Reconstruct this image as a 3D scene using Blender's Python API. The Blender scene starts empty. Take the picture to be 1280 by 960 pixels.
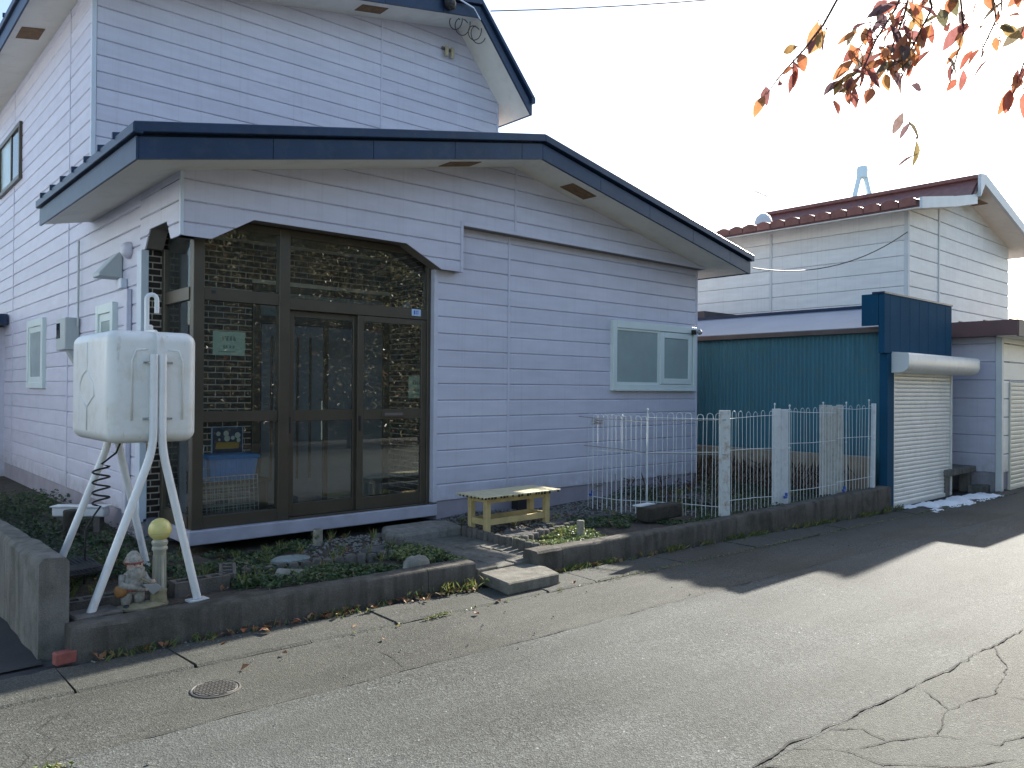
import bpy, bmesh, math, random
import numpy as np
from mathutils import Vector, Matrix
R = math.radians
random.seed(7)
rng = np.random.default_rng(7)
scene = bpy.context.scene
COL = scene.collection

# ------------------------------------------------------------------ camera, sky, sun, exposure
cam_d = bpy.data.cameras.new('camera')
cam = bpy.data.objects.new('camera', cam_d)
COL.objects.link(cam)
CR = ((0.7472, 0.0095, 0.6645), (-0.6646, -0.0003, 0.7472), (0.0073, -1.0, 0.0061))
m = Matrix(((CR[0][0], -CR[0][1], -CR[0][2]), (CR[1][0], -CR[1][1], -CR[1][2]), (CR[2][0], -CR[2][1], -CR[2][2])))
cam.matrix_world = Matrix.Translation((0, 0, 1.6)) @ m.normalized().to_4x4()
cam_d.sensor_width = 36.0
cam_d.lens = 36.0 * 983.0 / 1280.0
cam_d.clip_start = 0.05
cam_d.clip_end = 3000
scene.camera = cam

SUN = Vector((1.8, 0.395, 1.0)).normalized()
world = bpy.data.worlds.new('World')
scene.world = world
world.use_nodes = True
wn = world.node_tree.nodes
wn.clear()
sky = wn.new('ShaderNodeTexSky')
sky.sky_type = 'NISHITA'
sky.sun_disc = False
sky.sun_elevation = math.asin(SUN.z)
sky.sun_rotation = math.atan2(SUN.x, SUN.y)
sky.air_density = 1.0
sky.dust_density = 1.2
sky.ozone_density = 1.0
bg = wn.new('ShaderNodeBackground')
bg.inputs['Strength'].default_value = 0.113
wo = wn.new('ShaderNodeOutputWorld')
world.node_tree.links.new(sky.outputs[0], bg.inputs['Color'])
world.node_tree.links.new(bg.outputs[0], wo.inputs['Surface'])

sl = bpy.data.lights.new('sun', 'SUN')
sl.energy = 5.0
sl.angle = R(0.53)
sl.color = (1.0, 0.94, 0.84)
so = bpy.data.objects.new('sun', sl)
COL.objects.link(so)
so.rotation_euler = SUN.to_track_quat('Z', 'Y').to_euler()

scene.view_settings.view_transform = 'Standard'
scene.view_settings.look = 'None'
scene.view_settings.gamma = 1.0
scene.view_settings.use_curve_mapping = False
scene.view_settings.exposure = 1.5
scene.render.engine = 'CYCLES'
scene.cycles.max_bounces = 8
scene.cycles.transparent_max_bounces = 16
scene.cycles.use_denoising = True

# ------------------------------------------------------------------ materials
def new_mat(name):
    mt = bpy.data.materials.new(name)
    mt.use_nodes = True
    nt = mt.node_tree
    nt.nodes.clear()
    out = nt.nodes.new('ShaderNodeOutputMaterial')
    b = nt.nodes.new('ShaderNodeBsdfPrincipled')
    nt.links.new(b.outputs[0], out.inputs[0])
    return mt, nt, b, out

def N(nt, typ, **kw):
    n = nt.nodes.new(typ)
    for k, v in kw.items():
        setattr(n, k, v)
    return n

def noise(nt, vec, scale, detail=4, rough=0.55):
    n = N(nt, 'ShaderNodeTexNoise')
    n.inputs['Scale'].default_value = scale
    n.inputs['Detail'].default_value = detail
    n.inputs['Roughness'].default_value = rough
    nt.links.new(vec, n.inputs['Vector'])
    return n.outputs['Fac']

def ramp(nt, fac, stops):
    r = N(nt, 'ShaderNodeValToRGB')
    el = r.color_ramp.elements
    while len(el) > 1:
        el.remove(el[-1])
    el[0].position = stops[0][0]
    el[0].color = (*stops[0][1], 1) if len(stops[0][1]) == 3 else stops[0][1]
    for p, c in stops[1:]:
        e = el.new(p)
        e.color = (*c, 1)
    nt.links.new(fac, r.inputs[0])
    return r.outputs[0]

def mix(nt, fac, a, b, mode='MIX'):
    mx = N(nt, 'ShaderNodeMix', data_type='RGBA', blend_type=mode)
    for sock, val in ((0, fac), (6, a), (7, b)):
        if isinstance(val, (int, float)):
            mx.inputs[sock].default_value = val
        elif isinstance(val, tuple):
            mx.inputs[sock].default_value = (*val, 1)
        else:
            nt.links.new(val, mx.inputs[sock])
    return mx.outputs[2]

def pos(nt, scale=None):
    g = N(nt, 'ShaderNodeNewGeometry')
    if scale is None:
        return g.outputs['Position']
    mp = N(nt, 'ShaderNodeMapping')
    mp.inputs['Scale'].default_value = scale
    nt.links.new(g.outputs['Position'], mp.inputs['Vector'])
    return mp.outputs[0]

def bumpy(nt, b, height, strength=0.3, dist=0.01):
    bp = N(nt, 'ShaderNodeBump')
    bp.inputs['Strength'].default_value = strength
    bp.inputs['Distance'].default_value = dist
    nt.links.new(height, bp.inputs['Height'])
    nt.links.new(bp.outputs[0], b.inputs['Normal'])

def scl(c, k):
    return tuple(min(1.0, x * k) for x in c)

def mat(name, base, rough=0.6, var=0.15, vscale=4.0, bump=0.0, bscale=60.0, metal=0.0, rand=0.0,
        dirt=None, dirt_amt=0.5, streak=False, spec=0.5, bdist=0.01, rust=0.0):
    mt, nt, b, out = new_mat(name)
    p = pos(nt, (6, 6, 0.6)) if streak else pos(nt)
    f = noise(nt, p, vscale)
    c = ramp(nt, f, [(0.25, scl(base, 1 - var)), (0.75, scl(base, 1 + var))])
    if dirt:
        d = noise(nt, pos(nt), vscale * 2.3, 6, 0.65)
        dm = ramp(nt, d, [(0.5, (0, 0, 0)), (0.72, (dirt_amt,) * 3)])
        c = mix(nt, dm, c, dirt)
    if rust:
        q = noise(nt, pos(nt, (8, 8, 1.1)), 2.6, 7, 0.72)
        q2 = noise(nt, pos(nt), 30, 4, 0.7)
        rm = ramp(nt, q, [(0.58, (0, 0, 0)), (0.74, (rust,) * 3)])
        rm = mix(nt, 1.0, rm, ramp(nt, q2, [(0.35, (0.2,) * 3), (0.6, (1, 1, 1))]), 'MULTIPLY')
        c = mix(nt, rm, c, (0.20, 0.105, 0.05))
    if rand:
        oi = N(nt, 'ShaderNodeObjectInfo')
        rr = ramp(nt, oi.outputs['Random'], [(0, (1 - rand,) * 3), (1, (min(1, 1 + rand * 0.2),) * 3)])
        c = mix(nt, 1.0, c, rr, 'MULTIPLY')
    nt.links.new(c, b.inputs['Base Color'])
    b.inputs['Roughness'].default_value = rough
    b.inputs['Metallic'].default_value = metal
    b.inputs['Specular IOR Level'].default_value = spec
    if bump:
        bumpy(nt, b, noise(nt, pos(nt), bscale, 5, 0.6), bump, bdist)
    return mt

def mat_asphalt(name, dark, light, warm, sp=0.22):
    mt, nt, b, out = new_mat(name)
    p = pos(nt)
    v = N(nt, 'ShaderNodeTexVoronoi')
    v.inputs['Scale'].default_value = 115
    nt.links.new(p, v.inputs['Vector'])
    cell = ramp(nt, v.outputs['Color'], [(0.1, dark), (0.75, light), (0.94, scl(light, 1.5)), (0.985, scl(light, 3.6))])
    big = noise(nt, p, 0.9, 5, 0.6)
    c = mix(nt, ramp(nt, big, [(0.35, (0, 0, 0)), (0.7, (0.75,) * 3)]), cell, warm)
    fine = noise(nt, p, 260, 2, 0.7)
    c = mix(nt, 0.85, c, ramp(nt, fine, [(0.32, (0.35,) * 3), (0.55, (1.0,) * 3), (0.75, (1.0,) * 3)]), 'MULTIPLY')
    st = noise(nt, pos(nt, (0.35, 1.6, 1)), 1.7, 6, 0.7)
    c = mix(nt, 0.7, c, ramp(nt, st, [(0.3, (0.62,) * 3), (0.6, (1, 1, 1))]), 'MULTIPLY')
    pt = noise(nt, pos(nt, (1, 1, 0)), 0.42, 3, 0.5)
    c = mix(nt, 1.0, c, ramp(nt, pt, [(0.38, (0.78, 0.78, 0.76)), (0.5, (1, 1, 1)), (0.62, (1.0, 1.0, 1.0)), (0.72, (0.86, 0.86, 0.86))]), 'MULTIPLY')
    nt.links.new(c, b.inputs['Base Color'])
    b.inputs['Roughness'].default_value = 0.82
    b.inputs['Specular IOR Level'].default_value = sp
    h = mix(nt, 0.5, v.outputs['Distance'], fine)
    bumpy(nt, b, h, 0.75, 0.007)
    return mt

def mat_concrete(name, base, stain, moss=None):
    mt, nt, b, out = new_mat(name)
    p = pos(nt)
    c = ramp(nt, noise(nt, p, 5, 6, 0.65), [(0.3, scl(base, 0.72)), (0.7, scl(base, 1.2))])
    c = mix(nt, ramp(nt, noise(nt, pos(nt, (7, 7, 0.7)), 1.6, 4), [(0.45, (0, 0, 0)), (0.7, (0.8,) * 3)]), c, stain)
    if moss:
        c = mix(nt, ramp(nt, noise(nt, p, 3.1, 6, 0.7), [(0.52, (0, 0, 0)), (0.68, (0.7,) * 3)]), c, moss)
    c = mix(nt, 0.6, c, ramp(nt, noise(nt, p, 140, 2), [(0.3, (0.5,) * 3), (0.6, (1,) * 3)]), 'MULTIPLY')
    nt.links.new(c, b.inputs['Base Color'])
    b.inputs['Roughness'].default_value = 0.9
    b.inputs['Specular IOR Level'].default_value = 0.2
    hh_ = mix(nt, 0.45, noise(nt, p, 16, 5, 0.6), noise(nt, p, 85, 6, 0.75))
    bumpy(nt, b, hh_, 0.8, 0.02)
    return mt

def mat_leaf(name, stops, trans=0.35, rough=0.5):
    """leaf colours differ from leaf to leaf; light passes through"""
    mt, nt, b, out = new_mat(name)
    g = N(nt, 'ShaderNodeNewGeometry')
    oi = N(nt, 'ShaderNodeObjectInfo')
    ad = N(nt, 'ShaderNodeMath', operation='ADD')
    nt.links.new(g.outputs['Random Per Island'], ad.inputs[0])
    nt.links.new(oi.outputs['Random'], ad.inputs[1])
    fr = N(nt, 'ShaderNodeMath', operation='FRACT')
    nt.links.new(ad.outputs[0], fr.inputs[0])
    c = ramp(nt, fr.outputs[0], stops)
    c = mix(nt, 0.5, c, ramp(nt, noise(nt, pos(nt), 55, 3), [(0.35, (0.55, 0.5, 0.4)), (0.6, (1, 1, 1))]), 'MULTIPLY')
    nt.links.new(c, b.inputs['Base Color'])
    b.inputs['Roughness'].default_value = rough
    tr = N(nt, 'ShaderNodeBsdfTranslucent')
    nt.links.new(c, tr.inputs['Color'])
    mx = N(nt, 'ShaderNodeMixShader')
    mx.inputs[0].default_value = trans
    nt.links.new(b.outputs[0], mx.inputs[1])
    nt.links.new(tr.outputs[0], mx.inputs[2])
    nt.links.new(mx.outputs[0], out.inputs[0])
    return mt

def mat_glass(name, tint=(0.9, 0.95, 0.93), ior=1.5, frost=0.0):
    mt, nt, b, out = new_mat(name)
    nt.nodes.remove(b)
    t = N(nt, 'ShaderNodeBsdfTransparent')
    t.inputs[0].default_value = (*tint, 1)
    gl = N(nt, 'ShaderNodeBsdfGlossy')
    gl.inputs['Roughness'].default_value = frost
    fr = N(nt, 'ShaderNodeFresnel')
    fr.inputs[0].default_value = ior
    mx = N(nt, 'ShaderNodeMixShader')
    nt.links.new(fr.outputs[0], mx.inputs[0])
    nt.links.new(t.outputs[0], mx.inputs[1])
    nt.links.new(gl.outputs[0], mx.inputs[2])
    df = N(nt, 'ShaderNodeBsdfDiffuse')
    df.inputs[0].default_value = (0.55, 0.55, 0.52, 1)
    m2 = N(nt, 'ShaderNodeMixShader')
    dm = ramp(nt, noise(nt, pos(nt), 3.0, 6, 0.7), [(0.3, (0.006,) * 3), (0.75, (0.04,) * 3)])
    nt.links.new(dm, m2.inputs[0])
    nt.links.new(mx.outputs[0], m2.inputs[1])
    nt.links.new(df.outputs[0], m2.inputs[2])
    nt.links.new(m2.outputs[0], out.inputs[0])
    return mt

def mat_siding(name, base, rough=0.5):
    mt, nt, b, out = new_mat(name)
    c = ramp(nt, noise(nt, pos(nt, (1.2, 1.2, 5)), 2.2, 5), [(0.3, scl(base, 0.93)), (0.7, scl(base, 1.05))])
    c = mix(nt, ramp(nt, noise(nt, pos(nt, (9, 9, 0.5)), 1.5, 5, 0.7), [(0.55, (0, 0, 0)), (0.8, (0.35,) * 3)]), c, scl(base, 0.72))
    c = mix(nt, ramp(nt, noise(nt, pos(nt, (22, 22, 0.25)), 1.3, 6, 0.75), [(0.56, (0, 0, 0)), (0.78, (0.38,) * 3)]), c, (0.30, 0.30, 0.31))
    c = mix(nt, ramp(nt, noise(nt, pos(nt), 0.8, 4, 0.6), [(0.4, (0, 0, 0)), (0.75, (0.30,) * 3)]), c, scl(base, 0.80))
    sx = N(nt, 'ShaderNodeSeparateXYZ')
    nt.links.new(pos(nt), sx.inputs[0])
    zr = ramp(nt, sx.outputs['Z'], [(0.34, (0.55,) * 3), (0.62, (0.0,) * 3)])
    zr = mix(nt, 1.0, zr, ramp(nt, noise(nt, pos(nt), 6, 5, 0.7), [(0.35, (0, 0, 0)), (0.65, (1, 1, 1))]), 'MULTIPLY')
    c = mix(nt, zr, c, (0.25, 0.24, 0.22))
    oi = N(nt, 'ShaderNodeObjectInfo')
    c = mix(nt, 1.0, c, ramp(nt, oi.outputs['Random'], [(0, (0.91, 0.91, 0.92)), (1, (1, 1, 1))]), 'MULTIPLY')
    nt.links.new(c, b.inputs['Base Color'])
    b.inputs['Roughness'].default_value = rough
    b.inputs['Specular IOR Level'].default_value = 0.35
    bumpy(nt, b, noise(nt, pos(nt, (40, 40, 9)), 4, 4), 0.12, 0.004)
    return mt

M = {}
M['siding'] = mat_siding('lavender siding', (0.60, 0.595, 0.685))
M['siding_back'] = mat('siding backing', (0.30, 0.28, 0.32), 0.8)
M['trim'] = mat('pale trim', (0.56, 0.61, 0.68), 0.45, 0.06)
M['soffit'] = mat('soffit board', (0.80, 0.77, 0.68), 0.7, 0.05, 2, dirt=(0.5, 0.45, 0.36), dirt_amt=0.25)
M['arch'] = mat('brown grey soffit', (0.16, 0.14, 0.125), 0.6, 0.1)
M['roof_blue'] = mat('navy roof metal', (0.013, 0.033, 0.075), 0.40, 0.2, 3, spec=0.35, bump=0.05, bscale=9, dirt=(0.07, 0.08, 0.09), dirt_amt=0.3)
M['rust_vent'] = mat('rusty vent', (0.20, 0.115, 0.055), 0.85, 0.35, 20)
M['bronze'] = mat('bronze aluminium', (0.085, 0.072, 0.052), 0.42, 0.12, 5, metal=0.35)
M['glass'] = mat_glass('window glass', (0.97, 0.99, 0.98), ior=1.70)
M['glass_side'] = mat_glass('side glass', ior=1.45)
M['frost'] = mat('frosted glass', (0.30, 0.37, 0.36), 0.22, 0.12, 2.5, spec=0.6)
M['frame_white'] = mat('pale window frame', (0.62, 0.70, 0.68), 0.4, 0.05)
M['dark_pane'] = mat('dark pane', (0.02, 0.025, 0.03), 0.08, 0.1, spec=0.8)
M['brick'] = mat('dark brick', (0.035, 0.024, 0.021), 0.45, 0.35, 14, bump=0.2, bscale=90, rand=0.55)
M['mortar'] = mat('mortar', (0.62, 0.57, 0.49), 0.9, 0.2, 12)
M['found'] = mat_concrete('foundation concrete', (0.34, 0.33, 0.36), (0.22, 0.21, 0.22))
M['base_band'] = mat('lavender base', (0.36, 0.36, 0.42), 0.75, 0.15, 5, bump=0.2)
M['floor_tile'] = mat('porch floor', (0.22, 0.21, 0.20), 0.5, 0.15)
M['door_dark'] = mat('dark door', (0.03, 0.028, 0.028), 0.35, 0.15)
M['door_blue'] = mat('grey blue door', (0.19, 0.225, 0.27), 0.4, 0.15)
M['kerb'] = mat_concrete('weathered kerb concrete', (0.125, 0.115, 0.10), (0.055, 0.05, 0.043), (0.045, 0.048, 0.032))
M['wall_conc'] = mat_concrete('weathered wall concrete', (0.20, 0.19, 0.17), (0.10, 0.095, 0.085), (0.085, 0.09, 0.06))
M['slab'] = mat_concrete('paving concrete', (0.21, 0.20, 0.17), (0.12, 0.11, 0.10), (0.10, 0.10, 0.075))
M['gutter'] = mat_asphalt('gutter slab', (0.0425, 0.0436, 0.0399), (0.1159, 0.1191, 0.1077), (0.0928, 0.0945, 0.0798))
M['asph_edge'] = mat_asphalt('edge asphalt', (0.0463, 0.0477, 0.0431), (0.1159, 0.1191, 0.1077), (0.0966, 0.0986, 0.0837))
M['asph'] = mat_asphalt('lane asphalt', (0.0425, 0.0452, 0.0446), (0.1469, 0.1562, 0.1475), (0.1083, 0.115, 0.1052))
M['asph_old'] = mat_asphalt('old asphalt', (0.0483, 0.0513, 0.0466), (0.1341, 0.1415, 0.1274), (0.1127, 0.1186, 0.1041))
M['crack'] = mat('crack', (0.018, 0.016, 0.014), 0.95, 0.3, 30)
M['soil'] = mat('garden soil', (0.06, 0.05, 0.038), 0.95, 0.4, 6, bump=0.8, bscale=40, bdist=0.03)
M['dark_soil'] = mat('dark driveway', (0.022, 0.022, 0.024), 0.9, 0.3, 4, bump=0.4)
M['far_ground'] = mat('far ground', (0.10, 0.095, 0.085), 0.95, 0.2, 0.5)
M['plastic_white'] = mat('off white tank steel', (0.70, 0.70, 0.67), 0.36, 0.06, 3, dirt=(0.50, 0.42, 0.28), dirt_amt=0.4, rust=0.5)
M['pipe_white'] = mat('white painted pipe', (0.70, 0.70, 0.69), 0.35, 0.06, 5, dirt=(0.45, 0.38, 0.28), dirt_amt=0.2, rust=0.6)
M['black'] = mat('black rubber', (0.015, 0.015, 0.016), 0.6, 0.2)
M['copper'] = mat('brass fitting', (0.22, 0.14, 0.07), 0.4, 0.2, metal=0.6)
M['bench'] = mat('yellow ochre painted wood', (0.50, 0.39, 0.18), 0.6, 0.14, 7, dirt=(0.26, 0.20, 0.09), dirt_amt=0.5, bump=0.15)
M['bench_top'] = mat('pale yellow cover', (0.56, 0.50, 0.31), 0.45, 0.1, 9, dirt=(0.25, 0.24, 0.12), dirt_amt=0.3)
M['ball'] = mat('yellow plastic globe', (0.62, 0.55, 0.20), 0.32, 0.06, 9, dirt=(0.35, 0.30, 0.12), dirt_amt=0.3)
M['post_beige'] = mat('beige post', (0.38, 0.36, 0.28), 0.6, 0.12, 12)
M['wood_grey'] = mat('weathered wood', (0.26, 0.24, 0.19), 0.9, 0.3, 18, bump=0.4, streak=False)
M['log_dark'] = mat('mossy dark log', (0.045, 0.04, 0.03), 0.95, 0.5, 12, bump=0.7, bdist=0.02)
M['plank_white'] = mat('flaking white paint', (0.58, 0.60, 0.58), 0.7, 0.08, 6, dirt=(0.30, 0.17, 0.09), dirt_amt=0.85)
M['plank_clean'] = mat('white paint', (0.60, 0.64, 0.66), 0.6, 0.08, 6, dirt=(0.35, 0.33, 0.30), dirt_amt=0.4)
M['wire'] = mat('white coated wire', (0.62, 0.66, 0.66), 0.45, 0.08, 9)
M['wire_rust'] = mat('dull wire', (0.22, 0.20, 0.18), 0.6, 0.2)
M['blue_clip'] = mat('blue plastic', (0.03, 0.09, 0.35), 0.4, 0.1)
M['teal'] = mat('teal corrugated steel', (0.045, 0.16, 0.21), 0.5, 0.14, 2.2, spec=0.3, dirt=(0.07, 0.15, 0.15), dirt_amt=0.5, streak=True, rust=0.35)
M['teal_dark'] = mat('dark teal steel', (0.014, 0.072, 0.135), 0.75, 0.12, 2.2, spec=0.06, rust=0.3)
M['grey_roof'] = mat('grey roof sheet', (0.30, 0.33, 0.37), 0.45, 0.1, 2)
M['gutter_brown'] = mat('brown gutter', (0.14, 0.11, 0.10), 0.6, 0.2)
M['shutter'] = mat('white shutter', (0.66, 0.66, 0.62), 0.4, 0.06, 4, dirt=(0.45, 0.42, 0.33), dirt_amt=0.35, rust=0.35)
M['cream'] = mat_siding('cream siding', (0.86, 0.87, 0.82))
M['cream_shutter'] = mat('cream shutter', (0.62, 0.60, 0.50), 0.5, 0.06, rust=0.3)
M['tile_brown'] = mat('brown roof tile', (0.27, 0.105, 0.085), 0.5, 0.25, 9, rand=0.35)
M['brown_metal'] = mat('brown metal roof', (0.13, 0.062, 0.058), 0.45, 0.15, 4)
M['fascia_white'] = mat('white fascia', (0.62, 0.65, 0.64), 0.5, 0.06, rust=0.25)
M['beige_conc'] = mat_concrete('beige concrete', (0.38, 0.32, 0.24), (0.25, 0.19, 0.13))
M['stone'] = mat_concrete('pale stone', (0.30, 0.29, 0.26), (0.18, 0.17, 0.15), (0.12, 0.13, 0.09))
M['stone_dark'] = mat_concrete('dark stone', (0.12, 0.12, 0.12), (0.08, 0.08, 0.08))
M['block'] = mat_concrete('concrete block', (0.17, 0.155, 0.14), (0.10, 0.09, 0.08), (0.09, 0.09, 0.06))
M['red_brick'] = mat('red brick', (0.25, 0.075, 0.06), 0.85, 0.25, 20, bump=0.3)
M['gravel'] = mat('gravel', (0.15, 0.15, 0.14), 0.9, 0.4, 30, rand=0.0)
M['snow'] = mat('snow', (0.85, 0.87, 0.90), 0.6, 0.06, 10, bump=0.4, bscale=30, bdist=0.02)
M['iron'] = mat('dull iron cover', (0.072, 0.068, 0.06), 0.7, 0.3, 25)
M['grass'] = mat_leaf('ground cover leaf', [(0, (0.035, 0.075, 0.03)), (0.35, (0.05, 0.10, 0.04)), (0.7, (0.075, 0.12, 0.05)), (0.9, (0.13, 0.15, 0.06)), (1, (0.16, 0.14, 0.08))], 0.25)
M['sedum'] = mat_leaf('pale ground cover leaf', [(0, (0.10, 0.16, 0.05)), (0.5, (0.17, 0.23, 0.08)), (1, (0.26, 0.27, 0.13))], 0.3)
M['weed'] = mat_leaf('weed blade', [(0, (0.08, 0.14, 0.04)), (0.6, (0.17, 0.20, 0.06)), (1, (0.30, 0.26, 0.10))], 0.35)
M['dry'] = mat_leaf('dry stalk', [(0, (0.06, 0.03, 0.02)), (0.5, (0.11, 0.055, 0.035)), (1, (0.20, 0.13, 0.08))], 0.1, 0.8)
M['litter'] = mat_leaf('fallen leaf', [(0, (0.12, 0.05, 0.025)), (0.5, (0.22, 0.10, 0.04)), (0.8, (0.30, 0.20, 0.10)), (1, (0.32, 0.09, 0.03))], 0.1, 0.7)
M['autumn'] = mat_leaf('autumn leaf', [(0, (0.24, 0.11, 0.11)), (0.3, (0.44, 0.14, 0.10)), (0.55, (0.52, 0.20, 0.09)), (0.70, (0.46, 0.26, 0.10)), (0.8, (0.16, 0.17, 0.08)), (0.9, (0.17, 0.11, 0.12)), (1, (0.13, 0.085, 0.10))], 0.6)
M['tree_leaf'] = mat_leaf('tree leaf', [(0, (0.02, 0.03, 0.012)), (0.45, (0.045, 0.05, 0.018)), (0.62, (0.20, 0.17, 0.05)), (0.75, (0.50, 0.45, 0.24)), (0.9, (0.58, 0.52, 0.36)), (1, (0.40, 0.14, 0.05))], 0.25, 0.35)  # pale stops brightened so these leaves read as glints in the porch glass
M['bark'] = mat('bark', (0.07, 0.055, 0.045), 0.95, 0.35, 14, bump=0.7, bdist=0.02)
M['crate'] = mat('blue plastic crate', (0.03, 0.30, 0.80), 0.4, 0.12, 9)
M['paper_green'] = mat('pale green paper', (0.50, 0.68, 0.58), 0.6, 0.05)
M['paper_dark'] = mat('dark print', (0.03, 0.05, 0.05), 0.7, 0.1)
M['plate_blue'] = mat('pale blue plate', (0.42, 0.55, 0.72), 0.4, 0.05)
M['plate_print'] = mat('blue print', (0.06, 0.13, 0.45), 0.5, 0.05)
M['yellow_print'] = mat('yellow print', (0.50, 0.30, 0.03), 0.5, 0.1)
M['white_print'] = mat('white print', (0.62, 0.66, 0.60), 0.6, 0.1)
M['navy_print'] = mat('navy print', (0.03, 0.05, 0.10), 0.5, 0.2)
M['mirror'] = mat('frosted cylinder', (0.45, 0.5, 0.5), 0.4, 0.05)
M['gn_white'] = mat('worn white paint', (0.30, 0.285, 0.25), 0.9, 0.3, 25, dirt=(0.10, 0.085, 0.065), dirt_amt=0.75, bump=0.5, bscale=60)
M['gn_red'] = mat('faded red paint', (0.20, 0.05, 0.045), 0.7, 0.2, 20, dirt=(0.35, 0.28, 0.22), dirt_amt=0.5)
M['gn_orange'] = mat('faded orange paint', (0.34, 0.16, 0.05), 0.8, 0.3, 20, dirt=(0.14, 0.10, 0.07), dirt_amt=0.6)
M['gn_skin'] = mat('faded skin paint', (0.40, 0.29, 0.23), 0.7, 0.12, 20)
M['gn_black'] = mat('dull black paint', (0.02, 0.02, 0.02), 0.6, 0.2)
M['gn_grey'] = mat('grey paint', (0.26, 0.26, 0.25), 0.6, 0.15)
M['stump'] = mat('stump stone', (0.24, 0.21, 0.13), 0.9, 0.3, 25, dirt=(0.34, 0.28, 0.09), dirt_amt=0.5, bump=0.6)
M['meter'] = mat('grey meter box', (0.42, 0.46, 0.46), 0.5, 0.06)
M['chrome'] = mat('bright metal', (0.6, 0.62, 0.62), 0.25, 0.05, metal=0.8)
M['porcelain'] = mat('old porcelain', (0.42, 0.37, 0.24), 0.4, 0.1)
M['steel_hazed'] = mat('haze tinted tower steel', (0.72, 0.84, 0.90), 0.6, 0.04)  # distance haze is put into this pale steel colour
M['wood_shelf'] = mat('wood shelf', (0.10, 0.07, 0.05), 0.6, 0.2)

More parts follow.
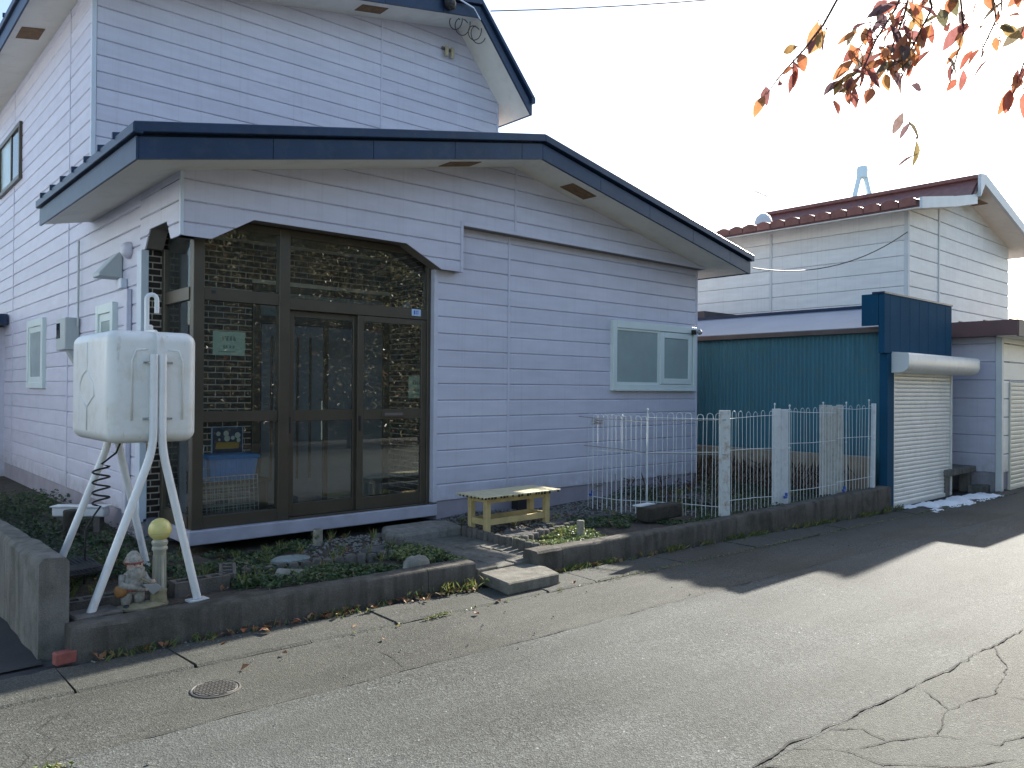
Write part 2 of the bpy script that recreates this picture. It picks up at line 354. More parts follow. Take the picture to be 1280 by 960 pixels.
# ------------------------------------------------------------------ mesh helpers
class MB:
    def __init__(s):
        s.v = []
        s.f = []
    def add(s, vs, fs):
        o = len(s.v)
        s.v += [tuple(p) for p in vs]
        s.f += [tuple(i + o for i in f) for f in fs]
        return s
    def box(s, x0, x1, y0, y1, z0, z1):
        return s.add([(x0, y0, z0), (x1, y0, z0), (x1, y1, z0), (x0, y1, z0), (x0, y0, z1), (x1, y0, z1), (x1, y1, z1), (x0, y1, z1)],
                     [(0, 3, 2, 1), (4, 5, 6, 7), (0, 1, 5, 4), (1, 2, 6, 5), (2, 3, 7, 6), (3, 0, 4, 7)])
    def obox(s, c, size, rz=0.0, rx=0.0, ry=0.0):
        mt = Matrix.Translation(c) @ Matrix.Rotation(rz, 4, 'Z') @ Matrix.Rotation(rx, 4, 'X') @ Matrix.Rotation(ry, 4, 'Y')
        hx, hy, hz = size[0] / 2, size[1] / 2, size[2] / 2
        vs = [mt @ Vector(p) for p in [(-hx, -hy, -hz), (hx, -hy, -hz), (hx, hy, -hz), (-hx, hy, -hz), (-hx, -hy, hz), (hx, -hy, hz), (hx, hy, hz), (-hx, hy, hz)]]
        return s.add(vs, [(0, 3, 2, 1), (4, 5, 6, 7), (0, 1, 5, 4), (1, 2, 6, 5), (2, 3, 7, 6), (3, 0, 4, 7)])
    def prism(s, poly, axis, a0, a1):
        """poly: 2-D points; axis 'y': poly=(x,z); 'x': poly=(y,z); 'z': poly=(x,y)"""
        n = len(poly)
        def P(p, a):
            return {'y': (p[0], a, p[1]), 'x': (a, p[0], p[1]), 'z': (p[0], p[1], a)}[axis]
        vs = [P(p, a0) for p in poly] + [P(p, a1) for p in poly]
        fs = [tuple(range(n - 1, -1, -1)), tuple(range(n, 2 * n))]
        fs += [(i, (i + 1) % n, n + (i + 1) % n, n + i) for i in range(n)]
        return s.add(vs, fs)
    def tube(s, pts, r, n=8, cap=True):
        pts = [Vector(p) for p in pts]
        rs = r if isinstance(r, (list, tuple)) else [r] * len(pts)
        o = len(s.v)
        prev = None
        for i, p in enumerate(pts):
            t = (pts[min(i + 1, len(pts) - 1)] - pts[max(i - 1, 0)])
            t = t.normalized() if t.length > 1e-9 else Vector((0, 0, 1))
            if prev is None:
                a = Vector((1, 0, 0)) if abs(t.x) < 0.9 else Vector((0, 1, 0))
                u = t.cross(a).normalized()
            else:
                u = (prev - t * prev.dot(t))
                u = u.normalized() if u.length > 1e-6 else t.cross(Vector((1, 0, 0))).normalized()
            prev = u
            w = t.cross(u)
            for k in range(n):
                an = 2 * math.pi * k / n
                s.v.append(tuple(p + (u * math.cos(an) + w * math.sin(an)) * rs[i]))
        for i in range(len(pts) - 1):
            for k in range(n):
                a = o + i * n + k
                b = o + i * n + (k + 1) % n
                s.f.append((a, b, b + n, a + n))
        if cap:
            s.f.append(tuple(o + k for k in range(n - 1, -1, -1)))
            e = o + (len(pts) - 1) * n
            s.f.append(tuple(e + k for k in range(n)))
        return s
    def lathe(s, prof, c, n=20, sx=1.0, sy=1.0):
        o = len(s.v)
        for r, z in prof:
            for k in range(n):
                a = 2 * math.pi * k / n
                s.v.append((c[0] + r * sx * math.cos(a), c[1] + r * sy * math.sin(a), c[2] + z))
        for i in range(len(prof) - 1):
            for k in range(n):
                a = o + i * n + k
                b = o + i * n + (k + 1) % n
                s.f.append((a, b, b + n, a + n))
        s.f.append(tuple(o + k for k in range(n - 1, -1, -1)))
        e = o + (len(prof) - 1) * n
        s.f.append(tuple(e + k for k in range(n)))
        return s
    def blob(s, c, rad, seed=0, amp=0.15, n=10, rz=0.0):
        """uneven rounded lump"""
        rr = random.Random(seed)
        o = len(s.v)
        m_ = n // 2 + 1
        ph = [rr.uniform(0, 6.28) for _ in range(4)]
        for i in range(m_):
            th = math.pi * (i + 0.5) / m_
            for k in range(n):
                a = 2 * math.pi * k / n
                q = 1 + amp * (math.sin(2 * a + ph[0]) * 0.5 + math.sin(3 * a + ph[1] + 2 * th) * 0.4 + rr.uniform(-0.3, 0.3))
                x, y, z = rad[0] * q * math.sin(th) * math.cos(a), rad[1] * q * math.sin(th) * math.sin(a), rad[2] * q * math.cos(th)
                s.v.append((c[0] + x * math.cos(rz) - y * math.sin(rz), c[1] + x * math.sin(rz) + y * math.cos(rz), c[2] + z))
        for i in range(m_ - 1):
            for k in range(n):
                a = o + i * n + k
                b = o + i * n + (k + 1) % n
                s.f.append((a, a + n, b + n, b))
        s.f.append(tuple(o + k for k in range(n)))
        e = o + (m_ - 1) * n
        s.f.append(tuple(e + k for k in range(n - 1, -1, -1)))
        return s
    def mesh(s, name, mt, off=(0, 0, 0), smooth=False, bevel=0.0, seg=1, recalc=True):
        me = bpy.data.meshes.new(name)
        me.from_pydata([(a - off[0], b - off[1], c - off[2]) for a, b, c in s.v], [], s.f)
        if recalc or bevel:
            bm = bmesh.new()
            bm.from_mesh(me)
            if recalc:
                bmesh.ops.recalc_face_normals(bm, faces=bm.faces)
            if bevel:
                bmesh.ops.bevel(bm, geom=[e for e in bm.edges if len(e.link_faces) == 2 and e.calc_face_angle(0) > 0.5], offset=bevel,
                                segments=seg, affect='EDGES', clamp_overlap=True, profile=0.5)
            bm.to_mesh(me)
            bm.free()
        if smooth:
            for p in me.polygons:
                p.use_smooth = True
            if smooth != 'all':
                try:
                    me.set_sharp_from_angle(angle=R(40))
                except Exception:
                    pass
        me.materials.append(mt)
        return me

OFF = {}
def tag(o, label=None, cat=None, group=None, kind=None):
    if label: o['label'] = label
    if cat: o['category'] = cat
    if group: o['group'] = group
    if kind: o['kind'] = kind
    return o

def thing(name, loc, label, cat, group=None):
    o = bpy.data.objects.new(name, None)
    o.empty_display_size = 0.1
    o.location = loc
    COL.objects.link(o)
    OFF[o] = tuple(loc)
    return tag(o, label, cat, group)

def part(name, mb, mt, parent=None, kind=None, label=None, **kw):
    """one mesh object; the builder's points are in world metres"""
    off = OFF.get(parent, (0, 0, 0))
    me = mb.mesh(name, mt, off, **kw)
    o = bpy.data.objects.new(name, me)
    COL.objects.link(o)
    if parent is not None:
        o.parent = parent
    OFF[o] = off
    return tag(o, label=label, kind=kind)

def inst(name, me, loc, parent, rot=None, scale=None):
    """a piece that shares mesh data; loc in world metres"""
    off = OFF.get(parent, (0, 0, 0))
    o = bpy.data.objects.new(name, me)
    o.location = (loc[0] - off[0], loc[1] - off[1], loc[2] - off[2])
    if rot: o.rotation_euler = rot
    if scale: o.scale = scale
    COL.objects.link(o)
    o.parent = parent
    OFF[o] = off
    return o

def solo(name, mb, mt, base, label, cat, group=None, **kw):
    """a thing that is a single mesh, its origin at its base"""
    me = mb.mesh(name, mt, base, **kw)
    o = bpy.data.objects.new(name, me)
    o.location = base
    COL.objects.link(o)
    OFF[o] = tuple(base)
    return tag(o, label, cat, group)

def struct(name, mb, mt, kind='structure', **kw):
    o = part(name, mb, mt, None, **kw)
    return tag(o, kind=kind)

def clip(poly, k, lim, keep_less):
    out = []
    for i in range(len(poly)):
        a, b = poly[i], poly[(i + 1) % len(poly)]
        ia = (a[k] <= lim + 1e-9) if keep_less else (a[k] >= lim - 1e-9)
        ib = (b[k] <= lim + 1e-9) if keep_less else (b[k] >= lim - 1e-9)
        if ia: out.append(a)
        if ia != ib:
            t = (lim - a[k]) / (b[k] - a[k])
            out.append((a[0] + (b[0] - a[0]) * t, a[1] + (b[1] - a[1]) * t))
    res = []
    for p in out:
        if not res or abs(p[0] - res[-1][0]) + abs(p[1] - res[-1][1]) > 1e-6: res.append(p)
    if len(res) > 1 and abs(res[0][0] - res[-1][0]) + abs(res[0][1] - res[-1][1]) < 1e-6: res.pop()
    return res

def span(poly, z):
    xs = []
    for i in range(len(poly)):
        a, b = poly[i], poly[(i + 1) % len(poly)]
        if (a[1] - z) * (b[1] - z) <= 0 and abs(a[1] - b[1]) > 1e-9:
            xs.append(a[0] + (b[0] - a[0]) * (z - a[1]) / (b[1] - a[1]))
    return (min(xs), max(xs)) if len(xs) >= 2 else None

PITCH = 0.1875
def siding(parent, polys, axis, plane, out, z_ref, mt, cuts=(), thick=0.014, pitch=PITCH, gap=0.002, cham=0.014, under=0.009):
    """boards: each course of each convex polygon is one board. out=+1/-1: direction the face looks along the axis.
    The upper edge of every board is chamfered, so that it catches the sky."""
    def P(h, z, d):
        a = plane + out * d
        return (h, a, z) if axis == 'y' else (a, h, z)
    for poly in polys:
        zs = [p[1] for p in poly]
        hs = [p[0] for p in poly]
        edges = [min(hs)] + [c for c in cuts if min(hs) + 0.02 < c < max(hs) - 0.02] + [max(hs)]
        k = math.floor((min(zs) - z_ref) / pitch)
        while z_ref + k * pitch < max(zs) - 0.004:
            z0, z1 = z_ref + k * pitch, z_ref + (k + 1) * pitch
            k += 1
            for e0, e1 in zip(edges[:-1], edges[1:]):
                full = clip(clip(clip(clip(poly, 1, z0, False), 1, z1 - gap, True), 0, e0, False), 0, e1, True)
                if len(full) < 3 or max(p[1] for p in full) - min(p[1] for p in full) < 0.01: continue
                fr = clip(clip(full, 1, z1 - gap - cham, True), 1, z0 + under, False)
                mb = MB()
                if len(fr) >= 3:
                    n = len(fr)
                    mb.add([P(p[0], p[1], thick) for p in fr] + [P(p[0], p[1], 0) for p in fr],
                           [tuple(range(n))] + [(i, (i + 1) % n, n + (i + 1) % n, n + i) for i in range(n)])
                zt = max(p[1] for p in full)
                if zt > z1 - gap - cham + 0.002:
                    sa, sb = span(full, z1 - gap - cham), span(full, zt - 1e-5)
                    if sa and sb:
                        mb.add([P(sa[0], z1 - gap - cham, thick), P(sa[1], z1 - gap - cham, thick), P(sb[1], zt, 0.002), P(sb[0], zt, 0.002)], [(0, 1, 2, 3)])
                zb = min(p[1] for p in full)
                if zb < z0 + under - 0.002:
                    sa, sb = span(full, z0 + under), span(full, zb + 1e-5)
                    if sa and sb:
                        mb.add([P(sb[0], zb, 0.002), P(sb[1], zb, 0.002), P(sa[1], z0 + under, thick), P(sa[0], z0 + under, thick)], [(0, 1, 2, 3)])
                if mb.f:
                    part('board', mb, mt, parent)

# ------------------------------------------------------------------ ground, road, gutter
SK = -0.042
def yl(c, x): return c + SK * x
def kerb_y(x):
    return float(np.interp(x, [-5, 1.1, 4.0, 7.2, 10.6, 40], [5.4, 5.08, 4.92, 4.77, 4.5, 3.0]))
def kerb_z(x):
    return float(np.interp(x, [1.1, 7.2, 8.6, 10.6], [0.2, 0.21, 0.26, 0.33]))

struct('ground', MB().add([(-500, -500, -0.03), (700, -500, -0.03), (700, 700, -0.03), (-500, 700, -0.03)], [(0, 1, 2, 3)]), M['far_ground'])
def strip(c0, c1, z, x0=-40, x1=90, n=40):
    mb = MB()
    for i in range(n + 1):
        x = x0 + (x1 - x0) * i / n
        mb.add([(x, yl(c0, x), z), (x, yl(c1, x), z)], [])
    mb.f = [(2 * i, 2 * i + 2, 2 * i + 3, 2 * i + 1) for i in range(n)]
    return mb
road = struct('road', strip(1.93, 3.83, -0.003), M['asph'])
old_lane = struct('road_old_lane', strip(-3.6, 1.93, -0.004), M['asph_old'])
edge_strip = struct('road_edge', strip(3.83, 4.62, -0.006), M['asph_edge'])

def crack(parent, pts, w, z, seed=0, step=0.05, jit=0.016):
    rr = random.Random(seed)
    path = []
    for a, b in zip(pts[:-1], pts[1:]):
        a, b = Vector(a), Vector(b)
        n = max(1, int((b - a).length / step))
        for i in range(n):
            path.append(a.lerp(b, i / n))
    path.append(Vector(pts[-1]))
    mb = MB()
    d = 0.0
    for i, p in enumerate(path):
        t = path[min(i + 1, len(path) - 1)] - path[max(i - 1, 0)]
        nrm = Vector((-t.y, t.x)).normalized()
        d = d * 0.93 + rr.uniform(-jit, jit) * (1.6 if rr.random() < 0.2 else 0.45)
        sw = 0.55 + 0.3 * math.sin(i * 0.23 + seed) + 0.25 * math.sin(i * 0.71 + 2 * seed)
        ww = w * max(0.08, sw) * rr.uniform(0.6, 1.2) * (1.0 if 0 < i < len(path) - 1 else 0.05)
        c = p + nrm * d
        mb.add([(*(c - nrm * ww / 2), z), (*(c + nrm * ww / 2), z)], [])
    mb.f = [(2 * i, 2 * i + 2, 2 * i + 3, 2 * i + 1) for i in range(len(path) - 1)]
    return part('crack', mb, M['crack'], parent)

crack(road, [(-2, yl(3.83, -2)), (0.9, yl(3.83, 0.9)), (2.4, yl(3.84, 2.4)), (4.2, yl(3.82, 4.2)), (7.5, yl(3.83, 7.5))], 0.011, 0.003, 1, 0.04, 0.008)
crack(road, [(0, yl(1.93, 0)), (3.2, yl(1.93, 3.2)), (4.4, yl(1.92, 4.4)), (6.4, yl(1.95, 6.4)), (12, yl(1.93, 12))], 0.015, 0.003, 2, 0.03, 0.010)
ck = [[(3.3, 1.80), (3.45, 1.62), (3.42, 1.45), (3.62, 1.28), (3.55, 1.0)], [(3.45, 1.62), (3.7, 1.55), (3.95, 1.42), (4.05, 1.2), (4.4, 1.1)],
      [(3.62, 1.80), (3.75, 1.68), (3.7, 1.55)], [(3.95, 1.42), (4.3, 1.5), (4.7, 1.42), (5.2, 1.5)], [(4.3, 1.5), (4.5, 1.7)], [(3.42, 1.45), (3.15, 1.4), (2.9, 1.5), (2.75, 1.3)],
      [(3.15, 1.4), (3.2, 1.65), (3.0, 1.8)], [(4.7, 1.42), (4.8, 1.15), (5.2, 1.0)], [(5.2, 1.5), (5.6, 1.7)], [(3.62, 1.28), (3.95, 1.1)]]
for i, c in enumerate(ck):
    crack(old_lane, c, 0.010, 0.0, 10 + i, 0.022, 0.010)
for i, c in enumerate([[(0.75, 3.85), (0.85, 4.0), (0.8, 4.2), (0.95, 4.35)], [(0.85, 4.0), (1.05, 3.95), (1.2, 4.05)], [(0.95, 4.35), (1.2, 4.25), (1.35, 4.3)],
                       [(2.55, 3.76), (2.6, 4.1), (2.45, 4.4)], [(1.9, 3.8), (2.0, 3.72)], [(0.6, 3.78), (0.72, 3.92), (0.7, 4.1)]]):
    if i in (0, 3, 5): crack(edge_strip, c, 0.006, -0.002, 40 + i, 0.02, 0.008)

# gutter slabs between the road edge and the kerb
gut = struct('gutter', MB().add([(-30, yl(4.6, -30), -0.022), (60, yl(4.6, 60), -0.022), (60, kerb_y(60) + 0.6, -0.022), (-30, kerb_y(-30) + 0.6, -0.022)], [(0, 1, 2, 3)]), M['dark_soil'])
gx = 0.1
gi = 0
GJ = [0.1, 0.63, 1.04, 1.66, 2.36, 2.98, 3.38, 3.86, 4.36, 4.88, 5.45, 6.05, 6.62, 7.2, 7.8, 8.4, 9.0, 9.6, 10.2, 10.8, 11.4, 12.0, 12.6, 13.2, 13.8, 14.4, 15.0, 15.6, 16.2, 16.8]
for a, b in zip(GJ[:-1], GJ[1:]):
    rr = random.Random(gi)
    gi += 1
    g0, g1 = 0.003 + 0.008 * rr.random() ** 2, 0.002
    e0, e1 = rr.uniform(-0.02, 0.02), rr.uniform(-0.02, 0.02)
    ya, yb = 4.62, 0
    mb = MB()
    top = 0.004 + rr.uniform(-0.004, 0.006)
    nx = 6
    vs = []
    for k in range(nx + 1):
        x = a + g0 + (b - a - 2 * g0) * k / nx
        xk = a + g1 + 0.03 * math.sin(3 * a) + (b - a - 2 * g1 + 0.03 * (math.sin(3 * b) - math.sin(3 * a))) * k / nx
        j = rr.uniform(-0.006, 0.006)
        vs += [(x, yl(4.62, x) + j + 0.006, top - 0.012), (x, yl(4.62, x) + 0.03 + j, top), (xk, kerb_y(xk) - 0.06 + rr.uniform(-0.02, 0.02), top), (xk, kerb_y(xk) - 0.02, top - 0.02)]
    fs = []
    for k in range(nx):
        for q in range(3):
            o = 4 * k + q
            fs.append((o, o + 4, o + 5, o + 1))
    nv = len(vs)
    vs += [(p[0], p[1], -0.06) for p in vs[0:4]] + [(p[0], p[1], -0.06) for p in vs[4 * nx:4 * nx + 4]]
    fs += [(0, 1, nv + 1, nv), (1, 2, nv + 2, nv + 1), (2, 3, nv + 3, nv + 2)]
    e = 4 * nx
    fs += [(e, e + 1, nv + 5, nv + 4), (e + 1, e + 2, nv + 6, nv + 5), (e + 2, e + 3, nv + 7, nv + 6)]
    mb.add(vs, fs)
    part('gutter_slab', mb, M['gutter'], gut)
struct('driveway', MB().add([(-8, 4.9, -0.012), (1.02, 5.2, -0.012), (1.02, 16, -0.012), (-8, 16, -0.012)], [(0, 1, 2, 3)]), M['dark_soil'])

# garden soil behind the kerb
mb = MB()
gxs = np.linspace(1.15, 11.0, 60)
gys = np.linspace(0, 1, 14)
def soil_z(x, y):
    z = 0.15 + 0.02 * math.sin(3.1 * x + 1.3 * y) + 0.015 * math.sin(7.3 * y - 2.1 * x)
    if y > 7.0: z -= 0.02
    if 2.5 < x < 5.1 and y > 6.6: z = min(z, 0.07)
    if x > 8.2: z += 0.05
    if 4.1 < x < 4.98 and y < 6.5: z = 0.06
    return z
for x in gxs:
    y0 = kerb_y(x) + 0.1
    for t in gys:
        y = y0 + (8.2 - y0) * t
        mb.v.append((x, y, soil_z(x, y)))
ny = len(gys)
mb.f = [(i * ny + j, (i + 1) * ny + j, (i + 1) * ny + j + 1, i * ny + j + 1) for i in range(len(gxs) - 1) for j in range(ny - 1)]
mb.add([(1.15, 8.2, 0.12), (2.4, 8.2, 0.12), (2.4, 18, 0.1), (1.15, 18, 0.1)], [(0, 1, 2, 3)])
struct('garden_soil', mb, M['soil'], smooth=True)

# ------------------------------------------------------------------ the house
XL, XR, YB, YW, YG, YU = 2.35, 10.07, 6.95, 7.08, 7.15, 9.90
AX = 6.17
def zs_low(x): return 3.46 + 0.2 * (x - XL) if x <= AX else 3.46 + 0.2 * (AX - XL) - 0.2 * (x - AX)
UA = 7.61
def zs_up(x): return 6.25 + 0.2 * (x - XL) if x <= UA else 6.25 + 0.2 * (UA - XL) - 1.16 * (x - UA)

house = thing('house', (6.2, 8.0, 0), 'lavender sided house with navy metal roofs and a brown glazed entrance porch', 'house')

# walls: backing shells, each with its boards
w = MB().prism([(5.2, 0.0), (10.05, 0.0), (10.05, zs_low(10.05)), (AX, zs_low(AX)), (5.2, zs_low(5.2))], 'y', YW + 0.018, 9.9)
w.box(5.2, 10.05, 9.9, 16, 0, 3.4)
wall_front = part('front_wall', w, M['siding_back'], house)
siding(wall_front, [[(5.19, 0.34), (XR, 0.34), (XR, 3.44), (5.19, 3.44)]], 'y', YW + 0.016, -1, 0.34, M['siding'], cuts=(6.24,))
for x, a, b in ((6.24, 0.34, 3.43), (XR - 0.02, 0.34, 3.44)):
    part('joint_cover', MB().box(x - 0.016, x + 0.016, YW - 0.008, YW + 0.01, a, b), M['siding'], wall_front, bevel=0.003)
part('corner_trim', MB().box(5.135, 5.19, YW - 0.006, YW + 0.16, 0.335, 2.92), M['siding'], wall_front, bevel=0.004)

w = MB().prism([(XL + 0.01, 3.14), (5.41, 3.14), (5.41, 3.45), (XR, 3.45), (AX, zs_low(AX) + 0.01), (XL + 0.01, zs_low(XL) + 0.01)], 'y', YB + 0.018, 7.5)
w.prism([(XL + 0.01, 2.915), (2.62, 2.915), (3.01, 3.14), (XL + 0.01, 3.14)], 'y', YB + 0.018, YG - 0.012)
w.prism([(4.68, 3.14), (5.14, 2.915), (5.40, 2.915), (5.40, 3.14)], 'y', YB + 0.018, YG - 0.012)
gable = part('gable_beam', w, M['arch'], house)
top = lambda x: zs_low(x)
siding(gable, [[(XL, 2.905), (2.62, 2.905), (3.01, 3.13), (3.01, top(3.01)), (XL, top(XL))],
               [(3.01, 3.13), (4.68, 3.13), (4.68, top(4.68)), (3.01, top(3.01))],
               [(4.68, 3.13), (5.14, 2.905), (5.42, 2.905), (5.42, top(5.42)), (4.68, top(4.68))],
               [(5.42, 3.435), (AX, 3.435), (AX, top(AX)), (5.42, top(5.42))],
               [(AX, 3.435), (10.09, 3.435), (AX, top(AX))]], 'y', YB + 0.016, -1, 3.025 - 2 * PITCH, M['siding'], cuts=(6.22,))
part('joint_cover', MB().box(6.205, 6.237, YB - 0.006, YB + 0.01, 3.44, top(6.2) - 0.01), M['siding'], gable, bevel=0.003)
part('edge_trim', MB().box(5.40, 5.435, YB - 0.008, YW, 2.90, 3.47), M['siding'], gable, bevel=0.003)
part('edge_trim', MB().box(5.435, 10.10, YB - 0.008, YB + 0.02, 3.425, 3.465), M['siding'], gable, bevel=0.003)
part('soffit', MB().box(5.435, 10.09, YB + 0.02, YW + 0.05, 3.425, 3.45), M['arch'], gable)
part('corner_trim', MB().box(XL - 0.004, XL + 0.028, YB - 0.006, YB + 0.028, 2.905, top(XL)), M['trim'], gable, bevel=0.004)
# side beam on the left
w = MB().prism([(YB + 0.02, 2.915), (7.2, 2.915), (7.31, 3.085), (7.78, 3.085), (7.92, 2.915), (8.05, 2.915), (8.05, 3.44), (YB + 0.02, 3.44)], 'x', XL + 0.018, 2.52)
sb = part('side_beam', w, M['arch'], house)
siding(sb, [[(YB, 2.905), (7.2, 2.905), (7.31, 3.075), (7.31, 3.46), (YB, 3.46)],
            [(7.31, 3.075), (7.78, 3.075), (7.78, 3.46), (7.31, 3.46)],
            [(7.78, 3.075), (7.92, 2.905), (8.06, 2.905), (8.06, 3.46), (7.78, 3.46)]], 'x', XL + 0.016, -1, 3.025 - 2 * PITCH, M['siding'])
# left wall (ground floor and upper storey in one plane)
w = MB().box(XL + 0.018, 5.2, 8.06, 9.9, 0, 3.44).box(XL + 0.018, 5.2, 9.9, 16.4, 0, 3.44)
w.prism([(XL + 0.018, 3.42), (8.43, 3.42), (8.43, zs_up(8.43)), (UA, zs_up(UA)), (XL + 0.018, zs_up(XL) + 0.003)], 'y', YU + 0.018, 16.4)
wall_left = part('side_wall', w, M['siding_back'], house)
siding(wall_left, [[(8.06, 0.34), (9.9, 0.34), (9.9, 3.46), (8.06, 3.46)], [(9.9, 0.34), (16.4, 0.34), (16.4, 6.25), (9.9, 6.25)]], 'x', XL + 0.016, -1, 0.34, M['siding'], cuts=(10.91, 14.5))
part('joint_cover', MB().box(XL - 0.008, XL + 0.01, 10.895, 10.925, 0.34, 6.25), M['siding'], wall_left, bevel=0.003)
part('joint_cover', MB().box(XL - 0.008, XL + 0.01, 14.485, 14.515, 0.34, 6.25), M['siding'], wall_left, bevel=0.003)
part('corner_trim', MB().box(XL - 0.006, XL + 0.045, YU - 0.006, YU + 0.045, 3.5, 6.25), M['trim'], wall_left, bevel=0.004)
part('pilaster', MB().box(XL - 0.02, XL + 0.05, 7.95, 8.09, 0.30, 2.905), M['trim'], wall_left, bevel=0.004)
wall_up = part('upper_front_wall', MB().box(XL + 0.06, 8.42, YU + 0.0165, YU + 0.0175, 3.5, 6.1), M['siding_back'], house)
siding(wall_up, [[(XL + 0.05, 3.6), (UA, 3.6), (UA, zs_up(UA)), (XL + 0.05, zs_up(XL + 0.05))], [(UA, 3.6), (8.45, 3.6), (8.45, zs_up(8.45)), (UA, zs_up(UA))]], 'y', YU + 0.016, -1, 0.34, M['siding'], cuts=(6.20,))
part('joint_cover', MB().box(6.185, 6.215, YU - 0.006, YU + 0.01, 3.6, zs_up(6.2) - 0.01), M['siding'], wall_up, bevel=0.003)
part('corner_trim', MB().box(8.42, 8.46, YU - 0.01, YU + 0.04, 3.6, zs_up(8.44) - 0.02), M['siding'], wall_up, bevel=0.003)
# flaking paint patch low on the upper wall
mb = MB().prism([(8.0, 5.50), (8.36, 5.46), (8.30, 5.55), (8.18, 5.60), (8.08, 5.60)], 'y', YU - 0.0045, YU - 0.001)
part('bare_patch', mb, mat('bare board', (0.42, 0.27, 0.17), 0.8, 0.3, 15), wall_up, label='flaked orange-brown patch')

# foundations
part('foundation', MB().box(5.21, 10.04, 7.12, 7.4, -0.05, 0.335).box(9.9, 10.04, 7.4, 15, -0.05, 0.335), M['found'], house)
part('foundation', MB().box(XL + 0.03, 2.6, 8.06, 16.3, -0.05, 0.335), M['found'], house)
part('foundation_vent', MB().box(XL + 0.02, XL + 0.06, 12.0, 12.3, 0.1, 0.24), M['black'], house)
part('foundation_vent', MB().box(5.95, 6.1, 7.10, 7.14, 0.14, 0.27), M['black'], house)
part('porch_base', MB().box(2.50, 5.2, 7.08, 8.0, 0.185, 0.312), M['base_band'], house, bevel=0.008)
part('porch_floor', MB().box(2.6, 5.15, 7.2, 8.0, 0.312, 0.325), M['floor_tile'], house)
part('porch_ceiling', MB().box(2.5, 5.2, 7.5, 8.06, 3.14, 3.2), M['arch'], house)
part('pier_base', MB().box(XL + 0.02, 2.5, 7.95, 8.06, 0.0, 0.33), M['found'], house)

# brick facing inside the porch
bw = part('brick_wall', MB().box(XL + 0.02, 3.45, 8.012, 8.06, 0.3, 3.14).box(3.45, 5.16, 8.012, 8.06, 2.70, 3.14).box(5.162, 5.2, 7.19, 8.06, 0.3, 3.14), M['mortar'], house)
BL, BH, BG = 0.155, 0.062, 0.013
bricks = []
rows = int((3.13 - 0.32) / BH)
for r in range(rows):
    z = 0.325 + r * BH
    o = (BL / 2) * (r % 2)
    x = XL + 0.03 - o
    while x < 5.15:
        x0, x1 = max(x, XL + 0.03), min(x + BL - BG, 5.155)
        if z < 2.69: x1 = min(x1, 3.445)
        if x1 - x0 > 0.03 and not (2.42 < 0): bricks.append(('f', x0, x1, z))
        x += BL
    y = 7.2 - o
    while y < 8.0:
        y0, y1 = max(y, 7.2), min(y + BL - BG, 8.0)
        if y1 - y0 > 0.03: bricks.append(('s', y0, y1, z))
        y += BL
def bdist(b):
    p = (0.5 * (b[1] + b[2]), 8.0, b[3]) if b[0] == 'f' else (5.15, 0.5 * (b[1] + b[2]), b[3])
    return math.dist(p, (0, 0, 1.6))
bricks.sort(key=bdist)
cache = {}
rest = MB()
for i, b in enumerate(bricks):
    L = round(b[2] - b[1], 3)
    if i < 298:
        if (b[0], L) not in cache:
            if b[0] == 'f': g = MB().box(-L / 2, L / 2, -0.012, 0.004, 0, BH - BG)
            else: g = MB().box(-0.012, 0.004, -L / 2, L / 2, 0, BH - BG)
            cache[(b[0], L)] = g.mesh('brick', M['brick'], bevel=0.002)
        c = 0.5 * (b[1] + b[2])
        inst('brick', cache[(b[0], L)], (c, 8.012, b[3]) if b[0] == 'f' else (5.162, c, b[3]), bw)
    else:
        if b[0] == 'f': rest.box(b[1], b[2], 8.0, 8.016, b[3], b[3] + BH - BG)
        else: rest.box(5.150, 5.166, b[1], b[2], b[3], b[3] + BH - BG)
part('brick_field', rest, M['brick'], bw, kind='stuff')

# inner entrance door in the brick wall
ed = part('entrance_door', MB().box(3.46, 5.15, 8.03, 8.06, 0.32, 2.70), M['door_dark'], house)
part('door_frame', MB().box(3.46, 3.54, 7.99, 8.03, 0.32, 2.69).box(5.07, 5.145, 7.99, 8.03, 0.32, 2.69).box(3.54, 5.07, 7.99, 8.03, 2.62, 2.69).box(3.54, 5.07, 7.99, 8.03, 2.28, 2.36)
     .box(4.28, 4.34, 7.99, 8.03, 0.32, 2.28), M['bronze'], ed, bevel=0.004)
part('door_leaf', MB().box(3.56, 4.28, 8.008, 8.03, 0.34, 2.27), M['door_blue'], ed)
part('door_leaf', MB().box(4.34, 5.06, 8.012, 8.03, 0.34, 2.27), M['door_blue'], ed)
part('transom_pane', MB().box(3.54, 5.07, 8.010, 8.03, 2.36, 2.62), mat('milky pane', (0.20, 0.25, 0.25), 0.15, 0.2), ed)
for k in range(4):
    part('door_bar', MB().box(3.66 + 0.15 * k, 3.685 + 0.15 * k, 7.998, 8.009, 0.6, 2.15), M['bronze'], ed)
part('door_pull', MB().tube([(4.24, 7.99, 1.0), (4.24, 7.95, 1.02), (4.24, 7.95, 1.45), (4.24, 7.99, 1.47)], 0.012, 6), M['chrome'], ed)

